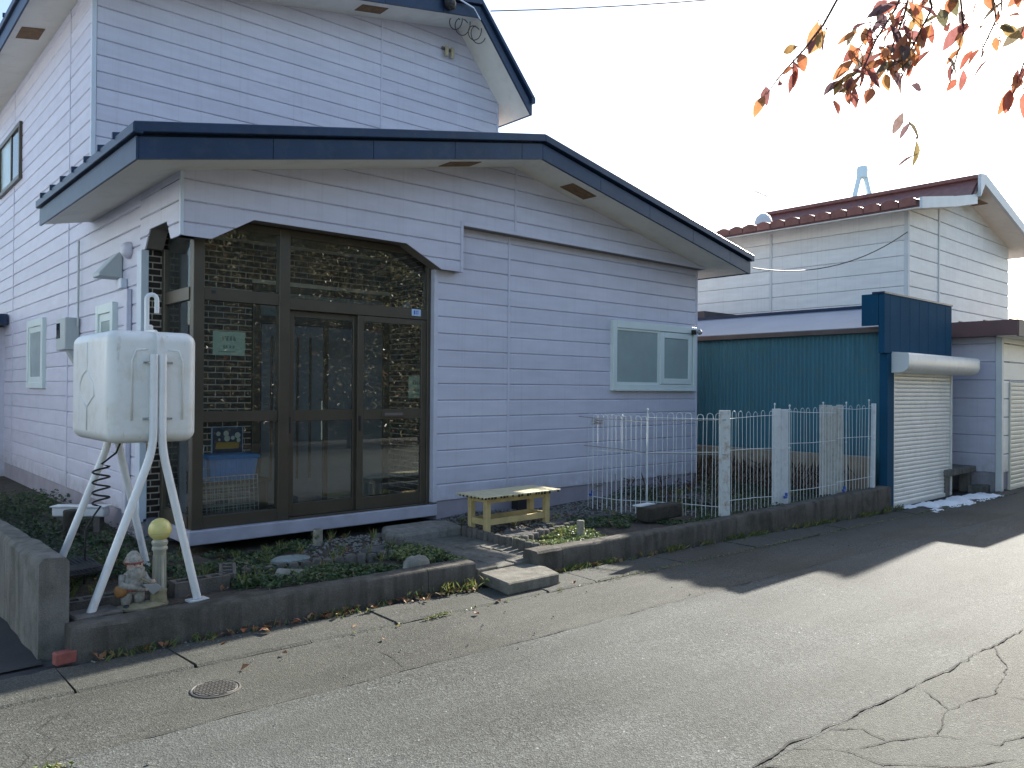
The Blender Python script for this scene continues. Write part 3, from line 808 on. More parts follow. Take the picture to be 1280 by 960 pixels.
# glazed porch front
pf = part('porch_frame', MB().box(2.535, 2.635, YG - 0.01, YG + 0.08, 0.313, 3.13), M['bronze'], house, bevel=0.004)
for x0, x1, ya, yb, z0, z1 in ((3.35, 3.46, -0.01, 0.08, 0.313, 3.13), (5.09, 5.135, -0.01, 0.08, 0.313, 3.13)):
    part('post', MB().box(x0, x1, YG + ya, YG + yb, z0, z1), M['bronze'], pf, bevel=0.004)
part('transom', MB().box(2.635, 3.35, YG - 0.004, YG + 0.075, 2.385, 2.50), M['bronze'], pf, bevel=0.004)
part('transom', MB().box(3.46, 5.09, YG - 0.004, YG + 0.075, 2.355, 2.47), M['bronze'], pf, bevel=0.004)
part('middle_rail', MB().box(2.635, 3.35, YG + 0.003, YG + 0.065, 1.275, 1.375), M['bronze'], pf, bevel=0.004)
part('bottom_rail', MB().box(2.635, 3.35, YG - 0.002, YG + 0.07, 0.314, 0.43), M['bronze'], pf, bevel=0.004)
part('door_track', MB().box(3.46, 5.09, YG - 0.03, YG + 0.08, 0.313, 0.33), M['bronze'], pf, bevel=0.003)
part('top_rail', MB().box(2.635, 5.09, YG + 0.0, YG + 0.07, 3.06, 3.13), M['bronze'], pf, bevel=0.003)
part('rivet', MB().box(2.70, 2.735, YG - 0.008, YG - 0.003, 2.45, 2.475), M['black'], pf)
def sash(x0, x1, y, name):
    d = part(name, MB().box(x0, x0 + 0.07, y, y + 0.035, 0.332, 2.352).box(x1 - 0.07, x1, y, y + 0.035, 0.332, 2.352)
             .box(x0 + 0.07, x1 - 0.07, y + 0.002, y + 0.033, 2.29, 2.352).box(x0 + 0.07, x1 - 0.07, y + 0.002, y + 0.033, 1.265, 1.375)
             .box(x0 + 0.07, x1 - 0.07, y + 0.002, y + 0.033, 0.332, 0.46), M['bronze'], house, bevel=0.003)
    part('pane', MB().box(x0 + 0.06, x1 - 0.06, y + 0.015, y + 0.02, 1.37, 2.295), M['glass'], d)
    part('pane', MB().box(x0 + 0.06, x1 - 0.06, y + 0.015, y + 0.02, 0.45, 1.27), M['glass'], d)
    return d
d1 = sash(3.462, 4.26, YG + 0.042, 'sliding_door')
d2 = sash(4.22, 5.088, YG + 0.002, 'sliding_door')
part('door_latch', MB().box(3.475, 3.495, YG + 0.030, YG + 0.043, 1.15, 1.31), M['black'], d1)
part('door_latch', MB().box(4.24, 4.26, YG - 0.008, YG + 0.003, 1.15, 1.31), M['black'], d2)
part('mail_slot', MB().box(4.52, 4.80, YG - 0.006, YG + 0.004, 1.285, 1.355), M['bronze'], d2, bevel=0.003)
part('mail_flap', MB().box(4.545, 4.775, YG - 0.009, YG - 0.005, 1.305, 1.335), M['gutter_brown'], d2)
part('pane', MB().box(2.63, 3.355, YG + 0.03, YG + 0.035, 1.37, 2.39), M['glass'], pf)
part('pane', MB().box(2.63, 3.355, YG + 0.03, YG + 0.035, 0.425, 1.28), M['glass'], pf)
part('pane', MB().box(2.63, 3.355, YG + 0.03, YG + 0.035, 2.495, 3.08), M['glass'], pf)
part('pane', MB().box(3.455, 5.10, YG + 0.03, YG + 0.035, 2.465, 3.08), M['glass'], pf)
# side glazing
sg = part('side_frame', MB().box(2.52, 2.58, 7.885, 7.955, 0.313, 2.92), M['bronze'], house, bevel=0.004)
part('transom', MB().box(2.525, 2.585, YG + 0.08, 7.885, 2.385, 2.50), M['bronze'], sg)
part('bottom_rail', MB().box(2.525, 2.585, YG + 0.08, 7.885, 0.314, 0.43), M['bronze'], sg)
part('middle_rail', MB().box(2.53, 2.58, YG + 0.08, 7.885, 1.275, 1.355), M['bronze'], sg)
for a, b in ((2.495, 3.08), (1.35, 2.39), (0.425, 1.28)):
    part('pane', MB().box(2.55, 2.555, YG + 0.075, 7.89, a, b), M['glass_side'], sg)
# address plate
pl = part('address_plate', MB().box(4.88, 5.0, YG - 0.010, YG - 0.004, 2.39, 2.465), M['plate_blue'], house, bevel=0.002)
part('print', MB().box(4.905, 4.925, YG - 0.0112, YG - 0.010, 2.405, 2.45).box(4.935, 4.965, YG - 0.0112, YG - 0.010, 2.41, 2.418).box(4.935, 4.943, YG - 0.0112, YG - 0.010, 2.42, 2.45)
     .box(4.957, 4.965, YG - 0.0112, YG - 0.010, 2.42, 2.45).box(4.945, 4.955, YG - 0.0112, YG - 0.010, 2.44, 2.45), M['plate_print'], pl, kind='stuff')

# soffits, fascias, roofs
def roof(name, prof, y0, y1, soffit_y0, th, joints, ribs, cap_out=0.06):
    """prof: soffit polyline (x, z); builds soffit, fascias, cap and metal deck with standing seams"""
    rf = part(name, MB().prism([(x, z + 0.165) for x, z in prof] + [(x, z + 0.245) for x, z in reversed(prof)], 'y', y0 + 0.03, y1), M['roof_blue'], house)
    part('soffit', MB().prism(prof + [(x, z + 0.02) for x, z in reversed(prof)], 'y', y0 + 0.02, y1 - 0.02), M['soffit'], rf)
    def zf(x):
        return float(np.interp(x, [p[0] for p in prof], [p[1] for p in prof]))
    xs = sorted(set(joints + [p[0] for p in prof]))
    for a, b in zip(xs[:-1], xs[1:]):
        if b - a < 0.01: continue
        part('fascia', MB().prism([(a + 0.003, zf(a + 0.003) - 0.012), (b - 0.003, zf(b - 0.003) - 0.012), (b - 0.003, zf(b - 0.003) + 0.16), (a + 0.003, zf(a + 0.003) + 0.16)], 'y', y0 - 0.012, y0 + 0.02), M['roof_blue'], rf)
    for (xa, za), (xb, zb) in zip(prof[:-1], prof[1:]):
        part('roof_cap', MB().prism([(xa - (0.05 if (xa, za) == prof[0] else 0), za + 0.178), (xb + (0.05 if (xb, zb) == prof[-1] else 0), zb + 0.178), (xb + (0.05 if (xb, zb) == prof[-1] else 0), zb + 0.262), (xa - (0.05 if (xa, za) == prof[0] else 0), za + 0.262)], 'y', y0 - cap_out, y0 + 0.05), M['roof_blue'], rf, bevel=0.006)
    for (x, z), s in ((prof[0], -1), (prof[-1], 1)):
        a, b = (x - 0.02, x) if s < 0 else (x, x + 0.02)
        part('eave_fascia', MB().box(a, b, y0 - 0.01, y1, z - 0.014, z + 0.165), M['roof_blue'], rf)
        a, b = (x - 0.055, x + 0.02) if s < 0 else (x - 0.02, x + 0.055)
        part('eave_cap', MB().box(a, b, y0 - cap_out + 0.002, y1 + 0.02, z + 0.175, z + 0.255), M['roof_blue'], rf, bevel=0.005)
    n = int((y1 - y0) / ribs)
    for (xa, za), (xb, zb) in zip(prof[:-1], prof[1:]):
        for k in range(1, n + 1):
            y = y0 + k * ribs
            ea = 0.07 if (xa, za) == prof[0] else 0
            eb = 0.07 if (xb, zb) == prof[-1] else 0
            part('seam', MB().prism([(xa - ea, za + 0.235), (xb + eb, zb + 0.235), (xb + eb, zb + 0.288), (xa - ea, za + 0.288)], 'y', y - 0.012, y + 0.012), M['roof_blue'], rf)
    return rf
lo = roof('lower_roof', [(1.86, zs_low(1.86)), (AX, zs_low(AX)), (10.48, zs_low(10.48))], 6.45, 9.88, 6.95, 0.02,
          [2.95, 3.95, 4.92, 5.85, 7.15, 8.1, 9.05, 9.95], 0.45)
up = roof('upper_roof', [(1.87, zs_up(1.87)), (UA, zs_up(UA)), (8.68, zs_up(8.68))], 9.35, 16.6, 9.9, 0.02, [2.9, 3.9, 4.9, 5.9, 6.9], 0.9)
def svent(rf, x, y, zf, lx=0.42, ly=0.22):
    z0, z1 = zf(x - lx / 2), zf(x + lx / 2)
    part('soffit_vent', MB().prism([(x - lx / 2, z0 - 0.008), (x + lx / 2, z1 - 0.008), (x + lx / 2, z1 + 0.004), (x - lx / 2, z0 + 0.004)], 'y', y - ly / 2, y + ly / 2), M['rust_vent'], rf, label='rusty soffit vent')
svent(lo, 5.22, 6.74, zs_low)
svent(lo, 7.05, 6.72, zs_low)
svent(up, 5.85, 9.62, zs_up)
svent(up, 2.08, 11.85, zs_up, 0.26, 0.42)

# windows of the house
def window_front(x0, x1, z0, z1, y):
    wd = part('window', MB().box(x0, x0 + 0.08, y - 0.05, y + 0.02, z0, z1).box(x1 - 0.08, x1, y - 0.05, y + 0.02, z0, z1)
              .box(x0 + 0.08, x1 - 0.08, y - 0.048, y + 0.02, z1 - 0.10, z1).box(x0 + 0.08, x1 - 0.08, y - 0.048, y + 0.02, z0 + 0.02, z0 + 0.09), M['frame_white'], house, bevel=0.004)
    part('sill', MB().box(x0 + 0.05, x1 - 0.05, y - 0.062, y + 0.0, z0, z0 + 0.022), M['frame_white'], wd)
    xm = x0 + (x1 - x0) * 0.545
    part('sash', MB().box(x0 + 0.08, x0 + 0.10, y - 0.03, y - 0.005, z0 + 0.09, z1 - 0.1).box(xm - 0.05, xm, y - 0.03, y - 0.005, z0 + 0.09, z1 - 0.1)
         .box(x0 + 0.1, xm - 0.05, y - 0.03, y - 0.005, z1 - 0.13, z1 - 0.1).box(x0 + 0.1, xm - 0.05, y - 0.03, y - 0.005, z0 + 0.09, z0 + 0.12), M['frame_white'], wd)
    part('sash', MB().box(xm, xm + 0.09, y - 0.042, y - 0.01, z0 + 0.10, z1 - 0.11).box(x1 - 0.19, x1 - 0.11, y - 0.042, y - 0.01, z0 + 0.10, z1 - 0.11)
         .box(xm + 0.09, x1 - 0.19, y - 0.042, y - 0.01, z1 - 0.19, z1 - 0.11).box(xm + 0.09, x1 - 0.19, y - 0.042, y - 0.01, z0 + 0.10, z0 + 0.18), M['frame_white'], wd, bevel=0.003)
    part('pane', MB().box(x0 + 0.09, xm - 0.04, y - 0.018, y - 0.012, z0 + 0.1, z1 - 0.11), M['frost'], wd)
    part('pane', MB().box(xm + 0.08, x1 - 0.18, y - 0.028, y - 0.022, z0 + 0.14, z1 - 0.14), M['frost'], wd)
    part('rear_rail', MB().box(xm + 0.0, x1 - 0.08, y - 0.008, y + 0.0, z0 + 0.09, z1 - 0.1), M['frame_white'], wd)
    return wd
wf = window_front(8.08, 9.98, 1.585, 2.545, YW - 0.004)
part('lamp_clip', MB().box(9.84, 9.88, YW - 0.12, YW - 0.054, 2.43, 2.50), M['black'], wf)
part('clip_lamp', MB().lathe([(0.012, -0.05), (0.035, -0.03), (0.04, 0.0), (0.02, 0.03)], (9.90, YW - 0.16, 2.475), 12), M['chrome'], wf, smooth=True)
def window_side(y0, y1, z0, z1, blue=False):
    x = XL + 0.0
    wd = part('window', MB().box(x - 0.05, x + 0.02, y0, y0 + 0.09, z0, z1).box(x - 0.05, x + 0.02, y1 - 0.09, y1, z0, z1)
              .box(x - 0.048, x + 0.02, y0 + 0.09, y1 - 0.09, z1 - 0.1, z1).box(x - 0.048, x + 0.02, y0 + 0.09, y1 - 0.09, z0, z0 + 0.08), M['frame_white'], house, bevel=0.004)
    part('pane', MB().box(x - 0.022, x - 0.016, y0 + 0.12, y1 - 0.12, z0 + 0.12, z1 - 0.14), M['frost'], wd)
    part('sash', MB().box(x - 0.03, x - 0.006, y0 + 0.09, y0 + 0.16, z0 + 0.08, z1 - 0.1).box(x - 0.03, x - 0.006, y1 - 0.16, y1 - 0.09, z0 + 0.08, z1 - 0.1)
         .box(x - 0.029, x - 0.006, y0 + 0.16, y1 - 0.16, z1 - 0.18, z1 - 0.1).box(x - 0.029, x - 0.006, y0 + 0.16, y1 - 0.16, z0 + 0.08, z0 + 0.16), M['frame_white'], wd)
    return wd
window_side(12.12, 13.15, 1.56, 2.52)
window_side(8.80, 9.45, 1.58, 2.47)
wd = part('upper_window', MB().box(XL - 0.04, XL + 0.02, 13.9, 15.65, 5.55, 5.62).box(XL - 0.05, XL + 0.02, 13.86, 15.7, 4.74, 4.80).box(XL - 0.04, XL + 0.02, 13.9, 13.96, 4.8, 5.55)
          .box(XL - 0.04, XL + 0.02, 15.59, 15.65, 4.8, 5.55).box(XL - 0.03, XL + 0.02, 14.6, 14.68, 4.8, 5.55), M['bronze'], house)
part('pane', MB().box(XL - 0.018, XL - 0.012, 13.95, 14.61, 4.8, 5.55), M['dark_pane'], wd)
part('pane', MB().box(XL - 0.014, XL - 0.008, 14.67, 15.6, 4.8, 5.55), M['frost'], wd)
# fittings on the left wall
mbx = part('meter_box', MB().box(XL - 0.16, XL - 0.001, 10.32, 10.75, 2.02, 2.40), M['meter'], house, bevel=0.01)
part('meter_window', MB().box(XL - 0.168, XL - 0.158, 10.55, 10.70, 2.16, 2.34), M['dark_pane'], mbx)
part('cable_cover', MB().prism([(XL - 0.12, 2.02), (XL - 0.001, 2.02), (XL - 0.001, 1.80)], 'y', 10.36, 10.5), M['meter'], mbx)
part('conduit', MB().tube([(XL - 0.03, 10.28, 2.3), (XL - 0.03, 10.28, 3.3)], 0.013, 6), M['meter'], mbx)
vh = part('vent_hood', MB().prism([(XL - 0.001, 2.96), (XL - 0.04, 2.96), (XL - 0.22, 2.74), (XL - 0.22, 2.70), (XL - 0.001, 2.70)], 'y', 8.62, 8.86), M['meter'], house, bevel=0.008)
part('vent_cap', MB().lathe([(0.085, 0), (0.085, 0.02), (0.07, 0.06), (0.03, 0.085)], (0, 0, 0), 14), M['siding'], house, smooth=True)
vc = [o for o in house.children if o.name.startswith('vent_cap')][0]
for vtx in vc.data.vertices:
    x, y, z = vtx.co[0] + OFF[house][0], vtx.co[1] + OFF[house][1], vtx.co[2] + OFF[house][2]
    vtx.co = (XL - 0.002 - z - OFF[house][0], 8.38 + x - OFF[house][1], 2.95 + y - OFF[house][2])
part('junction_box', MB().box(XL - 0.06, XL - 0.001, 8.46, 8.58, 2.58, 2.68), M['trim'], house, bevel=0.005)
part('pipe_cover', MB().box(XL - 0.05, XL - 0.001, 8.30, 8.40, 0.34, 2.56), M['siding'], house, bevel=0.006)
# wing behind, at the left edge of the picture
wg = part('rear_wing', MB().box(-3.0, 2.6, 15.2, 18.5, 0.0, 2.55), M['siding'], house)
part('wing_roof', MB().prism([(-3.3, 2.57), (XL - 0.02, 2.57), (XL - 0.02, 2.74), (-3.3, 2.74)], 'y', 14.8, 18.5), M['roof_blue'], wg)
# insulators, cable loops and bracket under the upper gable
ins = part('insulator_board', MB().box(7.28, 7.50, YU - 0.03, YU - 0.001, 6.90, 6.93), M['arch'], house)
for x in (7.34, 7.45):
    part('insulator', MB().lathe([(0.025, 0), (0.032, 0.02), (0.032, 0.14), (0.02, 0.16)], (x, YU - 0.06, 6.78), 10), M['porcelain'], ins, smooth=True)
for k, (x, z, r) in enumerate(((7.25, 7.16, 0.10), (7.38, 7.14, 0.13), (7.62, 7.12, 0.11), (7.70, 7.12, 0.14))):
    pts = [(x + r * math.cos(a) * 0.8, 9.45 + 0.1 * math.sin(a * 0.5), z + r * math.sin(a)) for a in np.linspace(0.6, 6.9, 16)]
    part('cable_loop', MB().tube(pts, 0.007, 5), M['black'], up)
br = part('wire_bracket', MB().tube([(7.15, 9.28, 7.40), (7.42, 9.28, 7.36), (7.55, 9.28, 7.22)], 0.012, 6), M['chrome'], up)
part('bracket_block', MB().blob((6.98, 9.28, 7.28), (0.10, 0.08, 0.09), 3, 0.1), M['black'], up)

# ------------------------------------------------------------------ things kept in the porch
def grid_panel(name, o, u, v, nu, nv, su, sv, label, grp=None, lean=(0, 0, 0)):
    """wire lattice: u and v are unit vectors, su/sv spacings"""
    o, u, v = Vector(o), Vector(u).normalized(), Vector(v).normalized()
    t = thing(name, tuple(o), label, 'wire panel', grp)
    fr = MB().tube([o, o + u * nu * su, o + u * nu * su + v * nv * sv, o + v * nv * sv, o], 0.005, 5)
    part('frame', fr, M['wire'], t)
    g = MB()
    for i in range(1, nu): g.tube([o + u * i * su, o + u * i * su + v * nv * sv], 0.0022, 4)
    for j in range(1, nv): g.tube([o + v * j * sv, o + v * j * sv + u * nu * su], 0.0022, 4)
    part('lattice', g, M['wire'], t, kind='stuff')
    return t
grid_panel('wire_lattice', (2.72, 7.50, 0.335), (1, 0.05, 0), (0, 0.12, 1), 14, 9, 0.044, 0.044, 'low white wire panel leaning behind the lower left porch pane')
grid_panel('wire_lattice', (2.70, 7.62, 0.335), (1, 0.06, 0), (0, 0.10, 1), 12, 6, 0.054, 0.094, 'taller white wire panel with long upright bars behind the blue crate')
grid_panel('wire_lattice', (2.66, 7.42, 0.335), (0.1, 1, 0), (0.12, 0.0, 1), 9, 16, 0.042, 0.045, 'narrow white wire panel standing against the side glass of the porch')
bd = solo('white_board', MB().obox((2.68, 7.60, 0.66), (0.02, 0.30, 0.64), 0.0, 0, R(6)), M['plate_blue'], (2.68, 7.6, 0.33), 'pale blue-white board leaning inside the side glass of the porch', 'board', bevel=0.003)
sh = thing('low_shelf', (3.1, 7.75, 0.325), 'low dark wooden shelf carrying the blue crate in the porch', 'shelf')
part('shelf_top', MB().box(2.68, 3.50, 7.62, 7.97, 0.64, 0.67), M['wood_shelf'], sh)
for x in (2.70, 3.45): part('shelf_side', MB().box(x, x + 0.03, 7.64, 7.96, 0.325, 0.64), M['wood_shelf'], sh)
cr = thing('storage_crate', (3.12, 7.78, 0.67), 'bright blue plastic crate on the low shelf behind the porch glass', 'crate')
part('crate_body', MB().add([(2.90, 7.66, .671), (3.34, 7.66, .671), (3.34, 7.92, .671), (2.90, 7.92, .671), (2.88, 7.64, .90), (3.37, 7.64, .90), (3.37, 7.94, .90), (2.88, 7.94, .90)],
     [(0, 3, 2, 1), (0, 1, 5, 4), (1, 2, 6, 5), (2, 3, 7, 6), (3, 0, 4, 7), (4, 5, 6, 7)]), M['crate'], cr)
part('crate_rim', MB().box(2.865, 3.385, 7.625, 7.955, .89, .925), M['crate'], cr, bevel=0.005)
for k in range(8): part('crate_rib', MB().box(2.94 + 0.052 * k, 2.952 + 0.052 * k, 7.634, 7.66, 0.70, 0.888), M['crate'], cr)
pc = thing('flower_picture', (3.18, 7.975, 0.93), 'small picture of white flowers in a yellow trough above the blue crate', 'picture')
part('picture_board', MB().box(3.03, 3.34, 7.965, 7.985, 0.925, 1.185), M['navy_print'], pc)
part('trough_print', MB().prism([(3.06, 0.965), (3.30, 0.965), (3.31, 1.03), (3.07, 1.03)], 'y', 7.9625, 7.965), M['yellow_print'], pc)
for k, (x, z, r) in enumerate(((3.09, 1.12, 0.022), (3.17, 1.12, 0.028), (3.18, 1.07, 0.03), (3.24, 1.075, 0.02), (3.29, 1.10, 0.03), (3.10, 1.06, 0.012), (3.30, 1.05, 0.02))):
    part('flower_print', MB().prism([(x + r * math.cos(a), z + r * math.sin(a) * 1.1) for a in np.linspace(0, 5.6, 9)], 'y', 7.9618, 7.965), M['white_print'], pc)
part('picture_edge', MB().box(3.022, 3.03, 7.962, 7.985, 0.925, 1.19).box(3.34, 3.347, 7.962, 7.985, 0.925, 1.19).box(3.03, 3.34, 7.962, 7.985, 1.185, 1.192), M['plate_blue'], pc)
def notice(x0, x1, z0, z1, label, cols, y=YG + 0.037):
    t = thing('notice', ((x0 + x1) / 2, y, z0), label, 'notice')
    part('sheet', MB().box(x0, x1, y, y + 0.003, z0, z1), M['paper_green'], t)
    g = MB()
    W, H = x1 - x0, z1 - z0
    rr = random.Random(int(x0 * 100))
    yy0, yy1 = y - 0.0012, y - 0.0002
    for row, (zc, hh, xs) in enumerate(cols):
        for xc, ww in xs:
            cx, cz, sw, sh_ = x0 + W * xc, z0 + H * zc, W * ww, H * hh
            for q in range(4):
                zz = cz - sh_ / 2 + sh_ * q / 3
                g.box(cx - sw / 2 * rr.uniform(0.5, 1), cx + sw / 2 * rr.uniform(0.5, 1), yy0, yy1, zz - sh_ * 0.07, zz + sh_ * 0.07)
            for q in range(2):
                xx = cx - sw * 0.3 + sw * 0.6 * q
                g.box(xx - sw * 0.06, xx + sw * 0.06, yy0 - 0.0003, yy1, cz - sh_ / 2, cz + sh_ / 2)
    part('lettering', g, M['paper_dark'], t, kind='stuff')
R4 = [(0.78, 0.05, [(0.3, 0.05), (0.38, 0.05), (0.46, 0.05), (0.56, 0.05), (0.66, 0.05)]), (0.68, 0.10, [(0.31, 0.06), (0.44, 0.07), (0.55, 0.07), (0.67, 0.08)]),
      (0.36, 0.10, [(0.34, 0.07), (0.42, 0.07), (0.54, 0.07), (0.64, 0.07)]), (0.15, 0.035, [(0.2 + 0.06 * k, 0.05) for k in range(9)])]
notice(2.73, 3.03, 1.89, 2.11, 'landscape pale green notice behind the upper left porch pane', R4)
notice(4.87, 5.075, 1.49, 1.73, 'portrait pale green notice at the right edge of the sliding door', R4, YG + 0.026)
ml = thing('cylinder_lamp', (5.02, 7.45, 2.3), 'pale upright oval lamp behind the porch transom glass', 'lamp')
part('lamp_body', MB().lathe([(0.02, 0.0), (0.055, 0.03), (0.06, 0.12), (0.04, 0.19), (0.012, 0.21)], (5.02, 7.45, 2.37), 14), M['mirror'], ml, smooth=True)
part('lamp_arm', MB().box(5.02, 5.155, 7.44, 7.46, 2.44, 2.46), M['black'], ml)

# ------------------------------------------------------------------ kerbs, walls, steps, paving
def kerb_strip(name, xa, xb, label, thick=0.17, seed=0):
    rr = random.Random(seed)
    n = int((xb - xa) / 0.07)
    mb = MB()
    for i in range(n + 1):
        x = xa + (xb - xa) * i / n
        y, z = kerb_y(x), kerb_z(x) + rr.uniform(-0.002, 0.002)
        j = lambda: rr.uniform(-0.003, 0.003)
        mb.v += [(x, y, -0.08), (x, y + 0.001, z * 0.5), (x, y + 0.004 + j() * 0.6, z - 0.022), (x, y + 0.02 + j(), z - 0.003), (x, y + thick * 0.5, z + rr.uniform(-0.003, 0.003)), (x, y + thick - 0.015 + j(), z - 0.003), (x, y + thick, z - 0.03), (x, y + thick, -0.08)]
    for i in range(n):
        for q in range(7):
            o = 8 * i + q
            mb.f.append((o, o + 8, o + 9, o + 1))
    mb.f += [tuple(range(8)), tuple(8 * n + 7 - k for k in range(8))]
    base = ((xa + xb) / 2, kerb_y((xa + xb) / 2), 0)
    return solo(name, mb, M['kerb'], base, label, 'kerb wall', smooth=True)
kerb_strip('kerb_wall', 1.13, 3.55, 'long low concrete kerb wall in front of the oil tank', 0.17, 1)
kerb_strip('kerb_wall', 3.556, 4.0, 'short concrete kerb block just left of the entrance step', 0.19, 2)
kerb_strip('kerb_wall', 4.66, 4.95, 'short concrete kerb block just right of the entrance step', 0.19, 3)
kerb_strip('kerb_wall', 4.955, 10.80, 'long low concrete kerb wall running below the white wire fence', 0.17, 4)
mb = MB()
rr = random.Random(5)
n = 30
for i in range(n + 1):
    y = 5.3 + 5.6 * i / n
    j = lambda a=0.008: rr.uniform(-a, a)
    zt = 0.575 - 0.004 * i
    mb.v += [(1.0 + j(), y, -0.1), (1.0 + j(), y, zt * 0.5), (1.0 + j(), y, zt - 0.03), (1.025 + j(), y, zt + j()), (1.14 + j(), y, zt + j()), (1.165 + j(), y, zt - 0.03), (1.165, y, zt * 0.5), (1.165, y, -0.1)]
for i in range(n):
    for q in range(7):
        o = 8 * i + q
        mb.f.append((o, o + 8, o + 9, o + 1))
mb.f += [tuple(range(8)), tuple(8 * n + 7 - k for k in range(8))]
solo('retaining_wall', mb, M['wall_conc'], (1.08, 5.3, 0), 'waist-low weathered concrete retaining wall beside the oil tank at the left edge', 'wall', smooth=True)
solo('red_brick', MB().obox((1.10, 5.10, 0.035), (0.11, 0.07, 0.07), 0.1), M['red_brick'], (1.1, 5.1, 0), 'single red brick at the foot of the retaining wall', 'brick', bevel=0.006)
solo('step_slab', MB().prism([(4.10, 5.0), (4.03, 4.56), (4.585, 4.55), (4.67, 4.80), (4.62, 5.0)], 'z', 0.0, 0.095), M['slab'], (4.35, 4.75, 0), 'flat grey concrete step slab in the gap between the kerb walls', 'step', bevel=0.01)
# entrance path of flat pavers
pth = struct('entrance_path', MB().box(4.06, 4.92, 4.98, 6.32, -0.02, 0.075), M['slab'])
pi = 0
for r in range(9):
    for c in range(4):
        rr = random.Random(pi); pi += 1
        y0 = 4.99 + r * 0.148; x0 = 4.08 + c * 0.208 + 0.02 * (r % 2)
        part('paver', MB().obox((x0 + 0.1, y0 + 0.07, 0.09 + rr.uniform(-0.004, 0.006)), (0.2, 0.14, 0.05), rr.uniform(-0.03, 0.03), rr.uniform(-0.02, 0.02)), M['slab'], pth, bevel=0.006)
solo('door_step', MB().prism([(4.14, 6.48), (4.22, 6.30), (4.98, 6.34), (5.04, 6.66), (4.9, 6.80), (4.3, 6.80)], 'z', 0.06, 0.205), M['stone'], (4.6, 6.5, 0.06), 'rough stone door step below the sliding doors', 'step', bevel=0.03, seg=2)
# scalloped edging: rows of half-round concrete pegs
def edging(pts, label, z, h=0.12, w=0.085):
    pts = [Vector(p) for p in pts]
    t = thing('edging', (pts[0].x, pts[0].y, z), label, 'edging')
    cells = []
    for a, b in zip(pts[:-1], pts[1:]):
        L = (b - a).length
        n = max(1, int(L / w))
        for i in range(n):
            cells.append((a.lerp(b, (i + 0.5) / n), math.atan2(b.y - a.y, b.x - a.x)))
    me = MB().lathe([(w * 0.47, 0), (w * 0.5, h * 0.8), (w * 0.42, h * 0.95), (w * 0.2, h)], (0, 0, 0), 8, 1.0, 0.8).mesh('peg', M['block'], smooth=True)
    for p, a in cells:
        inst('peg', me, (p.x, p.y, z + random.uniform(-0.012, 0.008)), t, (random.uniform(-0.05, 0.05), random.uniform(-0.05, 0.05), a))
edging([(2.44, 5.86), (3.2, 5.78), (3.76, 5.68), (4.08, 5.62)], 'row of scalloped concrete edging behind the left kerb', 0.10)
edging([(4.10, 5.20), (4.10, 5.75), (4.12, 6.28)], 'row of scalloped edging along the left side of the entrance path', 0.09)
edging([(4.95, 6.30), (4.93, 5.7), (4.90, 5.12)], 'row of scalloped edging along the right side of the path near the bench', 0.09)
edging([(5.02, 5.48), (5.5, 5.62), (6.05, 5.72)], 'row of scalloped edging behind the small sunlit plant bed', 0.13, 0.09)
# hollow concrete blocks and flat stones in the left bed
def hollow(name, c, rz, label, L=0.39, W=0.12, H=0.15):
    t = thing(name, (c[0], c[1], c[2]), label, 'concrete block')
    ca, sa = math.cos(rz), math.sin(rz)
    def B(mb, cx, cy, sx, sy):
        mb.obox((c[0] + cx * ca - cy * sa, c[1] + cx * sa + cy * ca, c[2] + H / 2), (sx, sy, H), rz)
    for s in (-1, 1):
        mb = MB(); B(mb, 0, s * (W / 2 - 0.0125), L, 0.025); part('side_shell', mb, M['block'], t, bevel=0.004)
    for k in range(4):
        mb = MB(); B(mb, -L / 2 + 0.015 + k * (L - 0.03) / 3, 0, 0.028, W - 0.052); part('cross_web', mb, M['block'], t)
hollow('hollow_block', (1.36, 5.62, 0.08), 0.0, 'hollow concrete block lying near the retaining wall by the tank foot')
hollow('hollow_block', (2.06, 5.62, 0.10), 0.02, 'hollow concrete block lying right of the beige globe post')
hollow('hollow_block', (2.32, 5.78, 0.10), 1.2, 'hollow concrete block set crosswise at the corner of the left bed')
solo('paving_stone', MB().obox((1.33, 5.42, 0.14), (0.28, 0.2, 0.1), 0.1), M['block'], (1.33, 5.42, 0.1), 'flat grey block under the front left tank foot', 'stone', bevel=0.01)
solo('paving_stone', MB().obox((1.63, 5.42, 0.115), (0.42, 0.26, 0.05), -0.05), M['stone_dark'], (1.63, 5.42, 0.09), 'flat dark slab under the garden gnome', 'stone', bevel=0.008)
solo('flat_stone', MB().blob((2.98, 6.12, 0.165), (0.17, 0.13, 0.03), 4, 0.15), mat_concrete('blue grey stone', (0.26, 0.31, 0.30), (0.2, 0.22, 0.21)), (2.98, 6.12, 0.14), 'flat blue-green stepping stone among the weeds of the left bed', 'stone', smooth=True)
solo('flat_stone', MB().blob((3.78, 6.02, 0.16), (0.20, 0.12, 0.03), 6, 0.12), M['stone_dark'], (3.78, 6.02, 0.13), 'flat dark grey stepping stone beside the gravel', 'stone', smooth=True)
solo('flat_stone', MB().obox((2.52, 6.02, 0.155), (0.28, 0.16, 0.05), -0.1), M['stone'], (2.52, 6.02, 0.13), 'flat pale paving piece beside the corner block', 'stone', bevel=0.01)
solo('flat_stone', MB().obox((5.22, 5.78, 0.15), (0.34, 0.22, 0.05), 0.1), M['stone_dark'], (5.22, 5.78, 0.12), 'flat grey slab in front of the bench legs', 'stone', bevel=0.01)
solo('flat_stone', MB().obox((5.95, 5.98, 0.16), (0.36, 0.2, 0.05), 0.15), M['stone_dark'], (5.95, 5.98, 0.13), 'flat grey slab in the gravel right of the bench', 'stone', bevel=0.01)
